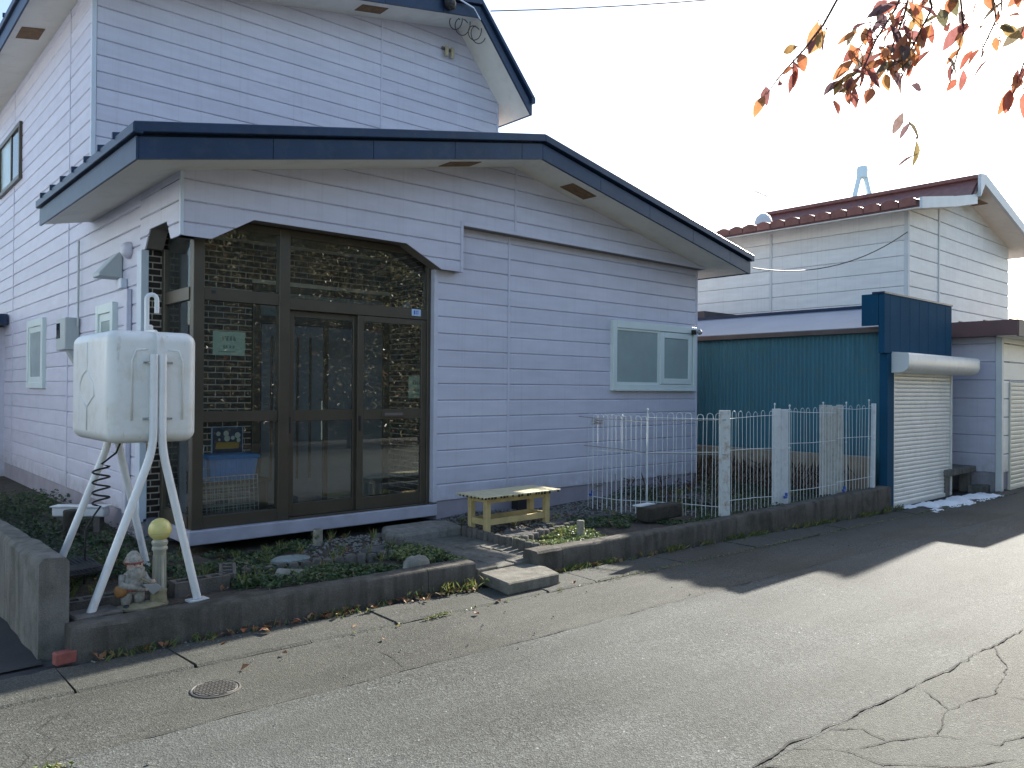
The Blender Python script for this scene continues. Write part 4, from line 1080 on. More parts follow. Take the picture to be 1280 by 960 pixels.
solo('flat_stone', MB().obox((6.55, 5.95, 0.17), (0.36, 0.1, 0.04), 0.05), M['stone_dark'], (6.55, 5.95, 0.14), 'thin dark slat lying in the gravel before the fence', 'stone', bevel=0.006)
mb = MB().tube([(2.72, 5.36, 0.20), (2.60, 5.52, 0.20)], 0.055, 14)
solo('pipe_stub', mb, M['stone'], (2.66, 5.44, 0.15), 'short pale cylindrical concrete stub lying behind the kerb', 'pipe', smooth=True)
solo('round_stone', MB().blob((3.60, 5.18, 0.20), (0.12, 0.08, 0.07), 8, 0.12), M['stone'], (3.6, 5.18, 0.15), 'rounded pale stone at the end of the left bed by the path', 'stone', smooth=True)
def stake(c, h, r, label, mt=M['wood_grey'], topm=None):
    t = thing('wooden_stake', c, label, 'stake')
    part('shaft', MB().lathe([(r, -0.05), (r, h - 0.004), (r * 0.9, h)], c, 12), mt, t, smooth=True)
    part('cut_end', MB().lathe([(r * 0.96, h), (r * 0.9, h + 0.003)], c, 12), topm or M['stone'], t)
stake((3.50, 6.62, 0.12), 0.17, 0.045, 'short grey wooden stake in front of the porch base')
stake((5.58, 5.26, 0.17), 0.155, 0.038, 'short wooden stake with a pale cut top right of the sunlit bed')
stake((1.86, 8.4, 0.13), 0.28, 0.075, 'thick dark wooden stake beside the left wall behind the tank', M['log_dark'], M['log_dark'])
solo('black_block', MB().box(6.30, 6.44, 6.95, 7.08, 0.14, 0.36), M['black'], (6.37, 7.0, 0.14), 'small black box against the foundation behind the bench', 'box', bevel=0.008)
t = thing('log_planter', (7.0, 5.42, 0.17), 'dark mossy log trough lying in front of the white fence', 'planter')
part('log', MB().obox((7.0, 5.40, 0.255), (0.64, 0.16, 0.16), 0.02), M['log_dark'], t, bevel=0.025, seg=2)
part('cut_end', MB().obox((7.335, 5.405, 0.25), (0.02, 0.15, 0.15), 0.02), M['wood_grey'], t, bevel=0.02)
part('board', MB().obox((6.80, 5.46, 0.345), (0.3, 0.1, 0.012), 0.1), M['plank_clean'], t)
t = thing('white_trough', (2.05, 8.85, 0.12), 'long white plastic trough by the left wall behind the tank legs', 'trough')
part('trough_body', MB().obox((2.05, 8.88, 0.325), (0.52, 0.13, 0.10), R(-40)), M['pipe_white'], t, bevel=0.012)
part('trough_rim', MB().obox((2.05, 8.88, 0.377), (0.55, 0.16, 0.014), R(-40)), M['pipe_white'], t, bevel=0.004)
for k in (-0.18, 0.18):
    part('foot', MB().obox((2.05 + k * 0.766, 8.88 - k * 0.643, 0.195), (0.06, 0.10, 0.16), R(-40)), M['block'], t)
t = thing('rubber_mat', (1.42, 6.2, 0.2), 'small black mesh mat lying beside the retaining wall', 'mat')
part('mat_rim', MB().obox((1.43, 6.30, 0.30), (0.30, 0.36, 0.012), 0.2, R(8)), M['black'], t)
g = MB()
for k in range(10):
    g.obox((1.30 + 0.029 * k, 6.30, 0.312), (0.006, 0.34, 0.006), 0.2, R(8)).obox((1.43, 6.14 + 0.035 * k, 0.312), (0.28, 0.006, 0.006), 0.2, R(8))
part('mat_ribs', g, M['stone_dark'], t, kind='stuff')
mc = thing('manhole_cover', (1.615, 4.165, 0), 'small round rusty manhole cover in the edge of the road', 'manhole cover')
part('rim', MB().lathe([(0.128, -0.02), (0.128, -0.001), (0.12, 0.001), (0.115, -0.004)], (1.615, 4.165, 0), 28), M['iron'], mc)
part('lid', MB().lathe([(0.112, -0.02), (0.112, 0.0), (0.11, 0.002)], (1.615, 4.165, 0), 28), M['iron'], mc)
g = MB()
for i in range(-5, 6):
    for j in range(-5, 6):
        x, y = i * 0.02 + 0.01 * (j % 2), j * 0.02
        if x * x + y * y < 0.0108: g.box(1.615 + x - 0.007, 1.615 + x + 0.007, 4.165 + y - 0.006, 4.165 + y + 0.006, 0.001, 0.006)
part('studs', g, M['iron'], mc, kind='stuff')

# ------------------------------------------------------------------ heating oil tank
tk = thing('oil_tank', (1.68, 5.9, 0.14), 'white steel heating oil tank raised on four splayed pipe legs', 'oil tank')
tx, ty, tz, hx, hy, hz = 1.69, 5.935, 1.595, 0.285, 0.475, 0.37
def rbox(hx, hy, hz, r, c, half=0, n=8):
    """box with well rounded edges, as pressed sheet; half -1/+1 keeps one side of the x middle"""
    mb = MB()
    bm = bmesh.new()
    bmesh.ops.create_cube(bm, size=2)
    for v in bm.verts: v.co = (v.co.x * hx, v.co.y * hy, v.co.z * hz)
    bmesh.ops.bevel(bm, geom=list(bm.edges), offset=r, segments=n, affect='EDGES', profile=0.5, clamp_overlap=True)
    bm.verts.ensure_lookup_table()
    mb.v = [(v.co.x + c[0], v.co.y + c[1], v.co.z + c[2]) for v in bm.verts]
    mb.f = [tuple(v.index for v in f.verts) for f in bm.faces]
    bm.free()
    return mb
body = part('tank_body', rbox(hx, hy, hz, 0.075, (tx, ty, tz)), M['plastic_white'], tk, smooth='all')
# flange round the middle (the two pressed halves are welded there)
pts = []
for cx_, cz_, a0 in ((hy - 0.09, hz - 0.09, 0), (-hy + 0.09, hz - 0.09, 90), (-hy + 0.09, -hz + 0.09, 180), (hy - 0.09, -hz + 0.09, 270)):
    for k in range(7):
        a = R(a0 + 15 * k)
        pts.append((cx_ + 0.1 * math.cos(a), cz_ + 0.1 * math.sin(a)))
fl = MB().prism([(ty + p[0] * 1.012, tz + p[1] * 1.012) for p in pts], 'x', tx + 0.012, tx + 0.028)
part('flange', fl, M['plastic_white'], body)
# pressed panel lines
def bead(mb, pts, r=0.011): mb.tube(pts, r, 6)
g = MB()
xs = tx - hx - 0.001
for q in ((0.03, 0.33, 0.02, 0.12), ):
    pass
def side(pp): return [(xs + 0.004, ty + a, tz + b) for a, b in pp]
bead(g, side([(0.02, 0.30), (0.02, 0.12), (-0.05, 0.07), (-0.14, 0.02), (-0.16, -0.06), (-0.06, -0.10), (0.02, -0.14), (0.02, -0.30)]))
bead(g, side([(0.02, 0.12), (0.14, 0.08), (0.2, 0.02), (0.2, -0.06), (0.10, -0.10), (0.02, -0.14)]))
part('side_bead', g, M['plastic_white'], body, smooth='all')
yf = ty - hy + 0.002
g = MB()
for s in (-1, 1):
    cx_ = tx + 0.02 + s * 0.115
    bead(g, [(cx_ - s * 0.05, yf, tz + 0.25), (cx_ + s * 0.02, yf, tz + 0.24), (cx_ + s * 0.045, yf, tz + 0.17), (cx_ + s * 0.045, yf, tz - 0.22)], 0.009)
part('end_bead', g, M['plastic_white'], body, smooth='all')
def bent(pts, n=6):
    """round the corners of a polyline"""
    P_ = [Vector(p) for p in pts]
    out = [P_[0]]
    for a, b, c in zip(P_[:-2], P_[1:-1], P_[2:]):
        d = min(0.12, (b - a).length * 0.45, (c - b).length * 0.45)
        p0, p1 = b + (a - b).normalized() * d, b + (c - b).normalized() * d
        for k in range(n + 1):
            t_ = k / n
            out.append(p0.lerp(b, t_).lerp(b.lerp(p1, t_), t_))
    out.append(P_[-1])
    return out
for sy_, yy in ((-1, ty - hy - 0.032), (1, ty + hy + 0.032)):
    for s in (-1, 1):
        x0 = tx + 0.014 + s * 0.027
        foot = (tx - 0.385 if s < 0 else tx + 0.275, yy - 0.02 * sy_ * (-1), 0.17 if s < 0 else 0.166)
        leg = part('leg', MB().tube(bent([(x0, yy, tz + 0.215), (x0, yy, 1.19), foot]), 0.027, 12), M['pipe_white'], tk, smooth=True)
        part('foot_plate', MB().obox((foot[0], foot[1], foot[2] - 0.012), (0.13, 0.09, 0.012), 0.1), M['pipe_white'], leg)
    for zz in (tz + 0.16, tz - 0.21):
        part('bolt', MB().tube([(tx - 0.075, yy + 0.02, zz), (tx + 0.11, yy + 0.02, zz)], 0.009, 6), M['chrome'], tk)
gp = [(1.83, 6.10, 1.92), (1.83, 6.10, 2.24)] + [(1.83 + 0.035 - 0.035 * math.cos(a), 6.10, 2.24 + 0.035 * math.sin(a)) for a in np.linspace(0.3, 3.14, 8)] + [(1.90, 6.10, 2.14)]
part('vent_pipe', MB().tube(gp, 0.017, 10), M['pipe_white'], tk, smooth=True)
part('filler_cap', MB().lathe([(0.03, 0), (0.03, 0.10), (0.02, 0.11)], (1.90, 6.28, 1.955), 12), M['pipe_white'], tk, smooth=True)
part('drain_cup', MB().lathe([(0.026, 0), (0.03, 0.02), (0.03, 0.07), (0.018, 0.09)], (1.90, 6.22, 1.10), 12), M['copper'], tk, smooth=True)
part('valve', MB().tube([(1.90, 6.22, 1.19), (1.90, 6.22, 1.25)], 0.014, 8), M['copper'], tk)
cp = [(1.80, 6.35, 1.24), (1.74, 6.36, 1.20), (1.70, 6.36, 1.10), (1.60, 6.36, 1.02)]
for k in range(46):
    a = k * 0.52
    cp.append((1.60 + 0.058 * math.cos(a), 6.36 + 0.035 * math.sin(a), 1.0 - 0.0063 * k))
cp += [(1.55, 6.36, 0.64), (1.50, 6.36, 0.55), (1.50, 6.38, 0.15)]
part('fuel_hose', MB().tube(cp, 0.0075, 6), M['black'], tk, smooth=True)

# ------------------------------------------------------------------ globe post and garden gnome
gpst = thing('globe_post', (1.785, 5.62, 0.1), 'beige fluted garden post topped with a yellow globe', 'garden post')
part('shaft', MB().lathe([(0.055, 0), (0.055, 0.02), (0.042, 0.04), (0.038, 0.30), (0.042, 0.36), (0.050, 0.37), (0.050, 0.385), (0.044, 0.395), (0.050, 0.405), (0.052, 0.425), (0.040, 0.44)], (1.785, 5.62, 0.115), 18), M['post_beige'], gpst, smooth=True)
for k in range(8):
    a = k * math.pi / 4
    part('flute', MB().tube([(1.785 + 0.0425 * math.cos(a), 5.62 + 0.0425 * math.sin(a), 0.17), (1.785 + 0.039 * math.cos(a), 5.62 + 0.039 * math.sin(a), 0.45)], 0.006, 5), M['post_beige'], gpst)
prof = [(0.075 * math.sin(a), 0.075 - 0.078 * math.cos(a)) for a in np.linspace(0.15, 3.0, 18)]
gb = part('globe', MB().lathe(prof, (1.785, 5.62, 0.545), 28), M['ball'], gpst, smooth='all')
part('globe_seam', MB().lathe([(0.0735, -0.0015), (0.0752, 0), (0.0735, 0.0015)], (1.785, 5.62, 0.60), 28), M['post_beige'], gb, smooth=True)

gn = thing('garden_gnome', (1.60, 5.45, 0.14), 'weathered garden gnome statue with white beard chopping at a stump', 'statue')
bx, by, bz = 1.565, 5.45, 0.16
part('base_rock', MB().blob((1.62, 5.43, 0.165), (0.16, 0.085, 0.03), 11, 0.15, 14), M['stump'], gn, smooth=True)
part('body', MB().lathe([(0.03, 0.09), (0.058, 0.11), (0.07, 0.15), (0.068, 0.19), (0.055, 0.225), (0.032, 0.245)], (bx, by, bz), 16, 1.0, 0.82), M['gn_white'], gn, smooth='all')
for s in (-1, 1):
    lg = part('leg', MB().tube([(bx + s * 0.034, by, bz + 0.12), (bx + s * 0.04, by - 0.006, bz + 0.07), (bx + s * 0.042, by - 0.004, bz + 0.025)], [0.036, 0.034, 0.028], 10), M['gn_white'], gn, smooth='all')
    part('boot', MB().blob((bx + s * 0.044, by - 0.015, bz + 0.016), (0.028, 0.042, 0.020), 3 + s, 0.06), M['gn_black'], lg, smooth='all')
part('bag', MB().blob((bx - 0.075, by - 0.02, bz + 0.125), (0.045, 0.035, 0.042), 21, 0.12), M['gn_orange'], gn, smooth='all')
part('belt', MB().lathe([(0.066, 0.115), (0.071, 0.12), (0.071, 0.135), (0.067, 0.14)], (bx, by, bz), 16, 1.0, 0.82), M['gn_red'], gn, smooth=True)
hd = part('head', MB().blob((bx + 0.008, by - 0.012, bz + 0.275), (0.050, 0.046, 0.050), 31, 0.03, 14), M['gn_skin'], gn, smooth='all')
part('beard', MB().add([], []).lathe([(0.012, 0.145), (0.036, 0.18), (0.052, 0.22), (0.054, 0.255), (0.045, 0.268)], (bx + 0.012, by - 0.030, bz), 14, 1.0, 0.75), M['gn_white'], hd, smooth='all')
part('hat', MB().lathe([(0.056, 0.293), (0.058, 0.305), (0.050, 0.325), (0.036, 0.35), (0.018, 0.368)], (bx + 0.004, by, bz), 16), M['gn_white'], hd, smooth='all')
part('hat_brim', MB().lathe([(0.052, 0.288), (0.060, 0.292), (0.060, 0.302), (0.052, 0.308)], (bx + 0.004, by, bz), 16), M['gn_red'], hd, smooth=True)
part('nose', MB().blob((bx + 0.014, by - 0.060, bz + 0.277), (0.011, 0.012, 0.011), 2, 0.02), M['gn_skin'], hd, smooth='all')
for s in (-1, 1):
    part('eye', MB().blob((bx + 0.012 + s * 0.017, by - 0.055, bz + 0.289), (0.005, 0.004, 0.005), 2, 0.0), M['gn_black'], hd, smooth='all')
    part('moustache', MB().blob((bx + 0.012 + s * 0.018, by - 0.056, bz + 0.262), (0.020, 0.010, 0.008), 4, 0.03), M['gn_white'], hd, smooth='all')
for s in (-1, 1):
    ar = part('arm', MB().tube([(bx + s * 0.06, by, bz + 0.215), (bx + s * 0.08, by - 0.03, bz + 0.165), (bx + 0.075 + s * 0.02, by - 0.065, bz + 0.145 + s * 0.02)], [0.026, 0.024, 0.019], 10), M['gn_white'], gn, smooth='all')
    part('hand', MB().blob((bx + 0.085 + s * 0.02, by - 0.072, bz + 0.148 + s * 0.02), (0.017, 0.015, 0.016), 5, 0.05), M['gn_skin'], ar, smooth='all')
ax_ = part('axe_handle', MB().tube([(bx + 0.03, by - 0.075, bz + 0.20), (bx + 0.145, by - 0.072, bz + 0.125)], 0.007, 8), M['stump'], gn)
part('axe_blade', MB().prism([(bx + 0.035, bz + 0.16), (bx + 0.125, bz + 0.155), (bx + 0.16, bz + 0.12), (bx + 0.10, bz + 0.085)], 'y', by - 0.085, by - 0.072), M['gn_grey'], ax_, bevel=0.003)
part('stump', MB().lathe([(0.062, 0), (0.055, 0.03), (0.05, 0.07), (0.055, 0.095), (0.045, 0.10)], (bx + 0.155, by - 0.02, bz), 12, 1.0, 0.85), M['stump'], gn, smooth=True)

# ------------------------------------------------------------------ bench
bn = thing('bench', (5.42, 6.05, 0.14), 'small yellow ochre wooden bench with a low stretcher beside the entrance path', 'bench')
bA, bB, bC, bD = (4.99, 6.25), (5.0, 6.02), (5.86, 6.02), (5.87, 6.27)
X0, X1, Y0, Y1 = 5.0, 5.88, 5.99, 6.29
for k in range(4):
    part('seat_plank', MB().box(X0 - 0.09, X1 + 0.09, Y0 - 0.07 + k * 0.112, Y0 - 0.07 + k * 0.112 + 0.109, 0.517, 0.538), M['bench_top'], bn, bevel=0.004)
for x in (X0, X1 - 0.06):
    for y in (Y0, Y1 - 0.055):
        part('leg', MB().box(x, x + 0.06, y, y + 0.055, 0.13, 0.517), M['bench'], bn, bevel=0.004)
for y in (Y0 + 0.01, Y1 - 0.05):
    part('apron', MB().box(X0 + 0.06, X1 - 0.06, y, y + 0.025, 0.455, 0.517), M['bench'], bn, bevel=0.003)
for x in (X0 + 0.012, X1 - 0.045):
    part('end_apron', MB().box(x, x + 0.03, Y0 + 0.055, Y1 - 0.055, 0.46, 0.515), M['bench'], bn, bevel=0.003)
    part('end_stretcher', MB().box(x, x + 0.03, Y0 + 0.055, Y1 - 0.055, 0.235, 0.295), M['bench'], bn, bevel=0.003)
for y in (Y0 + 0.012, Y1 - 0.045):
    part('stretcher', MB().box(X0 + 0.06, X1 - 0.06, y, y + 0.028, 0.235, 0.295), M['bench'], bn, bevel=0.003)
g = MB()
rr = random.Random(3)
for k in range(26):
    x = X0 - 0.08 + k * 0.04
    if rr.random() < 0.75: g.box(x, x + rr.uniform(0.012, 0.03), Y0 - 0.0745, Y0 - 0.0695, 0.512 - rr.uniform(0, 0.012), 0.528)
for k in range(7):
    y = Y0 - 0.06 + k * 0.06
    g.box(X0 - 0.0945, X0 - 0.0895, y, y + rr.uniform(0.012, 0.025), 0.512, 0.53)
part('worn_edge', g, M['black'], bn, kind='stuff')

# ------------------------------------------------------------------ white wire fence and its planks
hoop_cache = {}
def hoop_mesh(h):
    key = round(h, 2)
    if key not in hoop_cache:
        w_ = 0.034
        pts = [(-w_, 0, 0), (-w_, 0, h - w_)] + [(-w_ * math.cos(a), 0, h - w_ + w_ * math.sin(a)) for a in np.linspace(0.5, 2.64, 5)] + [(w_, 0, h - w_), (w_, 0, 0)]
        hoop_cache[key] = MB().tube(pts, 0.0030, 4).mesh('hoop_wire', M['wire'], smooth=True)
    return hoop_cache[key]
def fence_panel(a, b, zb, zt, label, rails=(0.12, 0.62, 0.95), sp=0.125, tilt=0.0):
    a, b = Vector(a), Vector(b)
    L = (b - a).length
    n = max(2, int(L / sp))
    an = math.atan2(b.y - a.y, b.x - a.x)
    t = thing('wire_fence', (a.x, a.y, zb), label, 'fence', 'white wire fence panels')
    me = hoop_mesh(zt - zb)
    for i in range(n):
        p = a.lerp(b, (i + 0.5) / n)
        inst('hoop_wire', me, (p.x, p.y, zb + 0.01 * random.uniform(-1, 1)), t, (random.uniform(-0.012, 0.012), tilt + random.uniform(-0.012, 0.012), an))
    for r in rails:
        z = zb + (zt - zb) * r
        part('rail_wire', MB().tube([(a.x, a.y, z + random.uniform(-0.02, 0.02)), (*a.lerp(b, 0.5), z), (b.x, b.y, z + random.uniform(-0.02, 0.02))], 0.0035, 4), M['wire'], t)
    return t
FP = [((7.03, 6.5), (7.20, 5.76), 0.16, 1.30), ((7.20, 5.76), (7.60, 4.98), 0.17, 1.335), ((7.68, 4.96), (8.62, 4.87), 0.23, 1.36), ((8.72, 4.86), (9.75, 4.74), 0.26, 1.39), ((9.75, 4.74), (10.52, 4.63), 0.32, 1.42)]
FL = ['white wire fence panel nearest the house wall, turned back from the street', 'white hooped wire fence panel between the bent corner and the rusty plank',
      'white hooped wire fence panel between the rusty plank and the clean planks', 'white hooped wire fence panel between the clean planks and the grey boards', 'last white hooped wire fence panel beside the teal garage']
for (a, b, zb, zt), lb in zip(FP, FL):
    fp = fence_panel(a, b, zb, zt, lb, sp=0.06 if a[0] < 7.1 else (0.10 if a[0] < 7.5 else 0.125))
def plank(c, w_, zt, zb, rz, label, mt, n=1, th=0.03):
    t = thing('fence_plank', (c[0], c[1], zb), label, 'plank')
    for k in range(n):
        o = (k - (n - 1) / 2) * w_ / n
        part('board', MB().obox((c[0] + o * math.cos(rz), c[1] + o * math.sin(rz), (zt + zb) / 2 + random.uniform(-0.012, 0.012)), (w_ / n - 0.006, th, zt - zb), rz, random.uniform(-0.01, 0.01)), mt, t, bevel=0.004)
plank((7.64, 5.0), 0.14, 1.385, 0.20, -0.45, 'flaking white upright plank with rusty stains at the fence corner', M['plank_white'])
plank((8.68, 4.91), 0.30, 1.385, 0.24, -0.1, 'clean white pair of upright boards in the middle of the fence', M['plank_clean'], 2)
plank((9.78, 4.82), 0.50, 1.42, 0.28, -0.1, 'wide greyish set of upright boards behind the fence wires', mat('grey white boards', (0.46, 0.47, 0.44), 0.8, 0.15, 8, dirt=(0.25, 0.23, 0.19), dirt_amt=0.6), 4)
plank((10.54, 4.62), 0.05, 1.45, 0.30, 0.0, 'thin white end post of the wire fence', M['plank_clean'], 1, 0.05)
for k, (x, y, z0, z1, lb) in enumerate(((7.20, 5.74, 0.16, 1.38, 'thin white stake at the bend of the fence'), (7.12, 6.05, 0.16, 1.30, 'thin dull stake behind the bent fence panel'),
                                     (8.53, 4.90, 0.26, 1.45, 'thin stake just left of the clean white boards'), (8.84, 4.88, 0.26, 1.43, 'thin stake just right of the clean white boards'),
                                     (9.52, 4.80, 0.28, 1.46, 'thin stake left of the grey boards'), (10.02, 4.74, 0.30, 1.46, 'thin stake right of the grey boards'), (10.50, 4.66, 0.3, 1.49, 'thin stake by the end post of the fence'))):
    t = thing('fence_stake', (x, y, z0), lb, 'stake')
    part('rod', MB().tube([(x, y, z0 - 0.05), (x, y, z1)], 0.006, 6), M['wire'], t)
    part('insulator', MB().blob((x, y, z1 - 0.01), (0.012, 0.012, 0.016), k, 0.05, 8), M['wire'], t, smooth='all')
    part('insulator', MB().blob((x, y, z1 - 0.52), (0.012, 0.012, 0.016), k, 0.05, 8), M['wire'], t, smooth='all')
for k, (p, lb) in enumerate((([(6.98, 6.62, 1.27), (7.06, 6.35, 1.25), (7.20, 5.74, 1.24), (7.62, 4.97, 1.27)], 'thin dull wire strung along the top of the turned fence panels'),
                             ([(7.0, 6.55, 0.92), (7.10, 6.1, 0.90), (7.20, 5.74, 0.87), (7.62, 4.97, 0.88)], 'thin dull wire strung along the middle of the turned fence panels'))):
    solo('fence_wire', MB().tube(p, 0.004, 5), M['wire_rust'], p[0], lb, 'wire')
for k, (x, y, z, lb) in enumerate(((7.06, 6.40, 1.20, 'upper bundle of rusty wire ties on the fence near the house'), (7.06, 6.40, 0.43, 'lower bundle of rusty wire ties on the fence near the house'))):
    g = MB()
    rr = random.Random(k)
    for q in range(7):
        a = rr.uniform(-0.2, 0.2)
        g.tube([(x - 0.04 + rr.uniform(-.01, .01), y - 0.13, z + rr.uniform(-.05, .05)), (x + 0.02, y + 0.10, z + rr.uniform(-.05, .05))], 0.003, 4)
    for q in range(4):
        g.tube([(x + 0.0, y - 0.12 + 0.06 * q, z - 0.05), (x + 0.0, y - 0.11 + 0.06 * q, z + 0.05)], 0.003, 4)
    solo('wire_tie', g, M['wire_rust'], (x, y, z), lb, 'wire')
for k, (x, y, lb) in enumerate(((7.04, 6.46, 'small blue clip at the foot of the fence by the house'), (8.70, 4.85, 'small blue clip at the foot of the clean white boards'), (9.88, 4.70, 'small blue clip at the foot of the grey boards'))):
    solo('blue_clip', MB().obox((x, y, 0.33), (0.07, 0.03, 0.03), 0.2).obox((x + 0.02, y, 0.36), (0.02, 0.03, 0.04), 0.1), M['blue_clip'], (x, y, 0.31), lb, 'clip', bevel=0.004)

# ------------------------------------------------------------------ beige garden wall and dead stalks by the garage
bwl = solo('low_wall', MB().box(10.70, 10.86, 4.72, 7.9, 0.0, 0.71), M['beige_conc'], (10.78, 6, 0), 'low beige concrete wall along the foot of the teal garage', 'wall', bevel=0.012)

# ------------------------------------------------------------------ teal garage
ga = thing('teal_garage', (11.8, 6.5, 0), 'teal corrugated steel garage with a white roller shutter', 'garage')
mb = MB()
pitch = 0.066
n = int((10.4 - 4.5) / pitch * 4)
for i in range(n + 1):
    y = 4.5 + i * pitch / 4
    x = 10.72 + (0.0, 0.009, 0.009, 0.0)[i % 4] * 1.0
    mb.v += [(x, y, -0.02), (x, y, 2.46)]
mb.f = [(2 * i, 2 * i + 2, 2 * i + 3, 2 * i + 1) for i in range(n)]
part('corrugated_wall', mb, M['teal'], ga, recalc=False)
part('shell', MB().box(10.76, 12.95, 4.56, 10.4, 0, 2.42), M['teal_dark'], ga)
gr = part('garage_roof', MB().prism([(10.64, 2.47), (11.85, 2.87), (13.0, 2.47), (13.0, 2.50), (11.85, 2.90), (10.64, 2.50)], 'y', 4.52, 10.5), M['grey_roof'], ga)
part('ridge_cap', MB().box(11.78, 11.92, 4.54, 10.5, 2.885, 2.93), M['roof_blue'], gr)
part('gutter', MB().prism([(10.60, 2.42), (10.70, 2.42), (10.715, 2.485), (10.585, 2.485)], 'y', 4.54, 10.4), M['gutter_brown'], gr)
part('parapet', MB().box(10.44, 12.86, 4.44, 4.52, 2.12, 2.93), M['teal_dark'], ga, bevel=0.006)
for k in range(7):
    part('panel_seam', MB().box(10.62 + 0.33 * k, 10.635 + 0.33 * k, 4.438, 4.44, 2.13, 2.93), M['teal_dark'], ga)
part('parapet_cap', MB().box(10.42, 12.88, 4.43, 4.60, 2.93, 2.955), M['roof_blue'], ga)
part('corner_post', MB().box(10.56, 10.775, 4.445, 4.555, -0.02, 2.118), M['teal_dark'], ga, bevel=0.005)
part('parapet_return', MB().box(10.44, 10.465, 4.522, 4.75, 2.5, 2.93), M['teal_dark'], ga)
def shutter(parent, x0, x1, y, z0, z1, mt, box_prof=None, bx0=None, bx1=None, n=26):
    hgt = (z1 - z0) / n
    L = x1 - x0
    me = MB().prism([(-0.001, 0.0), (-0.007, hgt * 0.16), (-0.009, hgt * 0.45), (-0.008, hgt * 0.75), (-0.001, hgt * 0.97), (0.012, hgt * 0.97), (0.012, 0)], 'x', -L / 2, L / 2).mesh('slat', mt)
    sh_ = part('shutter', MB().box(x0, x1, y - 0.025, y + 0.025, z0 - 0.01, z0 + 0.045), mt, parent)
    for xa in (x0 - 0.03, x1):
        part('guide_rail', MB().box(xa, xa + 0.03, y - 0.03, y + 0.04, z0, z1), mt, sh_)
    for k in range(n):
        inst('slat', me, ((x0 + x1) / 2, y, z0 + 0.01 + k * hgt), sh_)
    return sh_
shutter(ga, 10.81, 12.90, 4.48, 0.0, 1.87, M['shutter'], n=32)
pr = [(4.46, 2.15), (4.46, 1.86), (4.36, 1.86)] + [(4.36 - 0.14 * math.sin(a), 1.98 - 0.12 * math.cos(a)) for a in np.linspace(0.2, 1.57, 7)] + [(4.22, 2.10), (4.24, 2.13)]
sbx = part('shutter_box', MB().prism(pr, 'x', 10.70, 13.42), M['shutter'], ga, smooth=True)
part('box_end', MB().prism([(p[0] + (-0.004 if p[0] < 4.4 else 0), p[1]) for p in pr], 'x', 10.685, 10.70), M['fascia_white'], sbx)

ga.location = (12.17, 6.655, 0)

# ------------------------------------------------------------------ annex with second shutter, and step
an_ = thing('white_annex', (15.5, 5.3, 0), 'cream annex with brown roof edge and roller shutter at the right edge', 'building')
part('shell', MB().box(14.32, 20, 4.24, 5.98, 0.02, 2.55), M['siding_back'], an_)
aw = part('side_wall', MB().box(14.31, 14.315, 4.24, 5.98, 0.3, 2.5), M['siding_back'], an_)
siding(aw, [[(4.22, 0.30), (5.98, 0.30), (5.98, 2.55), (4.22, 2.55)]], 'x', 14.31, -1, 0.30, M['siding'], pitch=0.3, gap=0.006)
af = part('front_wall', MB().box(14.35, 14.72, 4.228, 4.232, 0.3, 2.5), M['siding_back'], an_)
siding(af, [[(14.30, 0.30), (14.66, 0.30), (14.66, 1.78), (14.30, 1.78)], [(14.30, 1.78), (20, 1.78), (20, 2.55), (14.30, 2.55)]], 'y', 4.236, -1, 0.30, M['cream'], pitch=0.3, gap=0.006)
part('corner_trim', MB().box(14.27, 14.36, 4.205, 4.30, 0.0, 2.52), M['fascia_white'], an_, bevel=0.006)
part('foundation', MB().box(14.30, 14.36, 4.30, 5.95, -0.02, 0.30), M['found'], an_)
shutter(an_, 14.70, 17.4, 4.23, 0.0, 1.76, M['cream_shutter'], n=24)
ar = part('annex_roof', MB().prism([(13.98, 2.50), (20.2, 2.50), (20.2, 2.78), (13.98, 2.72)], 'y', 3.92, 5.98), M['brown_metal'], an_)
for k in range(6):
    part('seam', MB().box(13.97, 20.2, 4.0 + 0.36 * k, 4.03 + 0.36 * k, 2.71, 2.755), M['brown_metal'], ar)
part('fascia', MB().box(13.95, 13.98, 3.90, 5.98, 2.50, 2.74), M['brown_metal'], ar)
part('front_fascia', MB().box(13.98, 20.2, 3.89, 3.92, 2.48, 2.74), M['gutter_brown'], ar)
part('soffit', MB().box(13.99, 20.2, 3.93, 4.2, 2.485, 2.498), M['soffit'], ar)
t = thing('concrete_step', (13.6, 4.75, 0), 'weathered concrete step ledge between the teal garage and the annex', 'step')
part('ledge', MB().box(13.02, 14.22, 4.56, 5.3, 0.30, 0.40), M['wall_conc'], t, bevel=0.01)
part('pier', MB().box(13.98, 14.14, 4.60, 4.75, -0.02, 0.30), M['wall_conc'], t, bevel=0.01)
part('pier', MB().box(13.04, 13.2, 4.60, 4.75, -0.02, 0.30), M['wall_conc'], t, bevel=0.01)
part('riser', MB().box(13.2, 14.0, 4.95, 5.2, -0.02, 0.30), M['found'], t)
part('low_tread', MB().box(13.9, 14.5, 4.38, 4.58, -0.02, 0.10), M['wall_conc'], t, bevel=0.008)

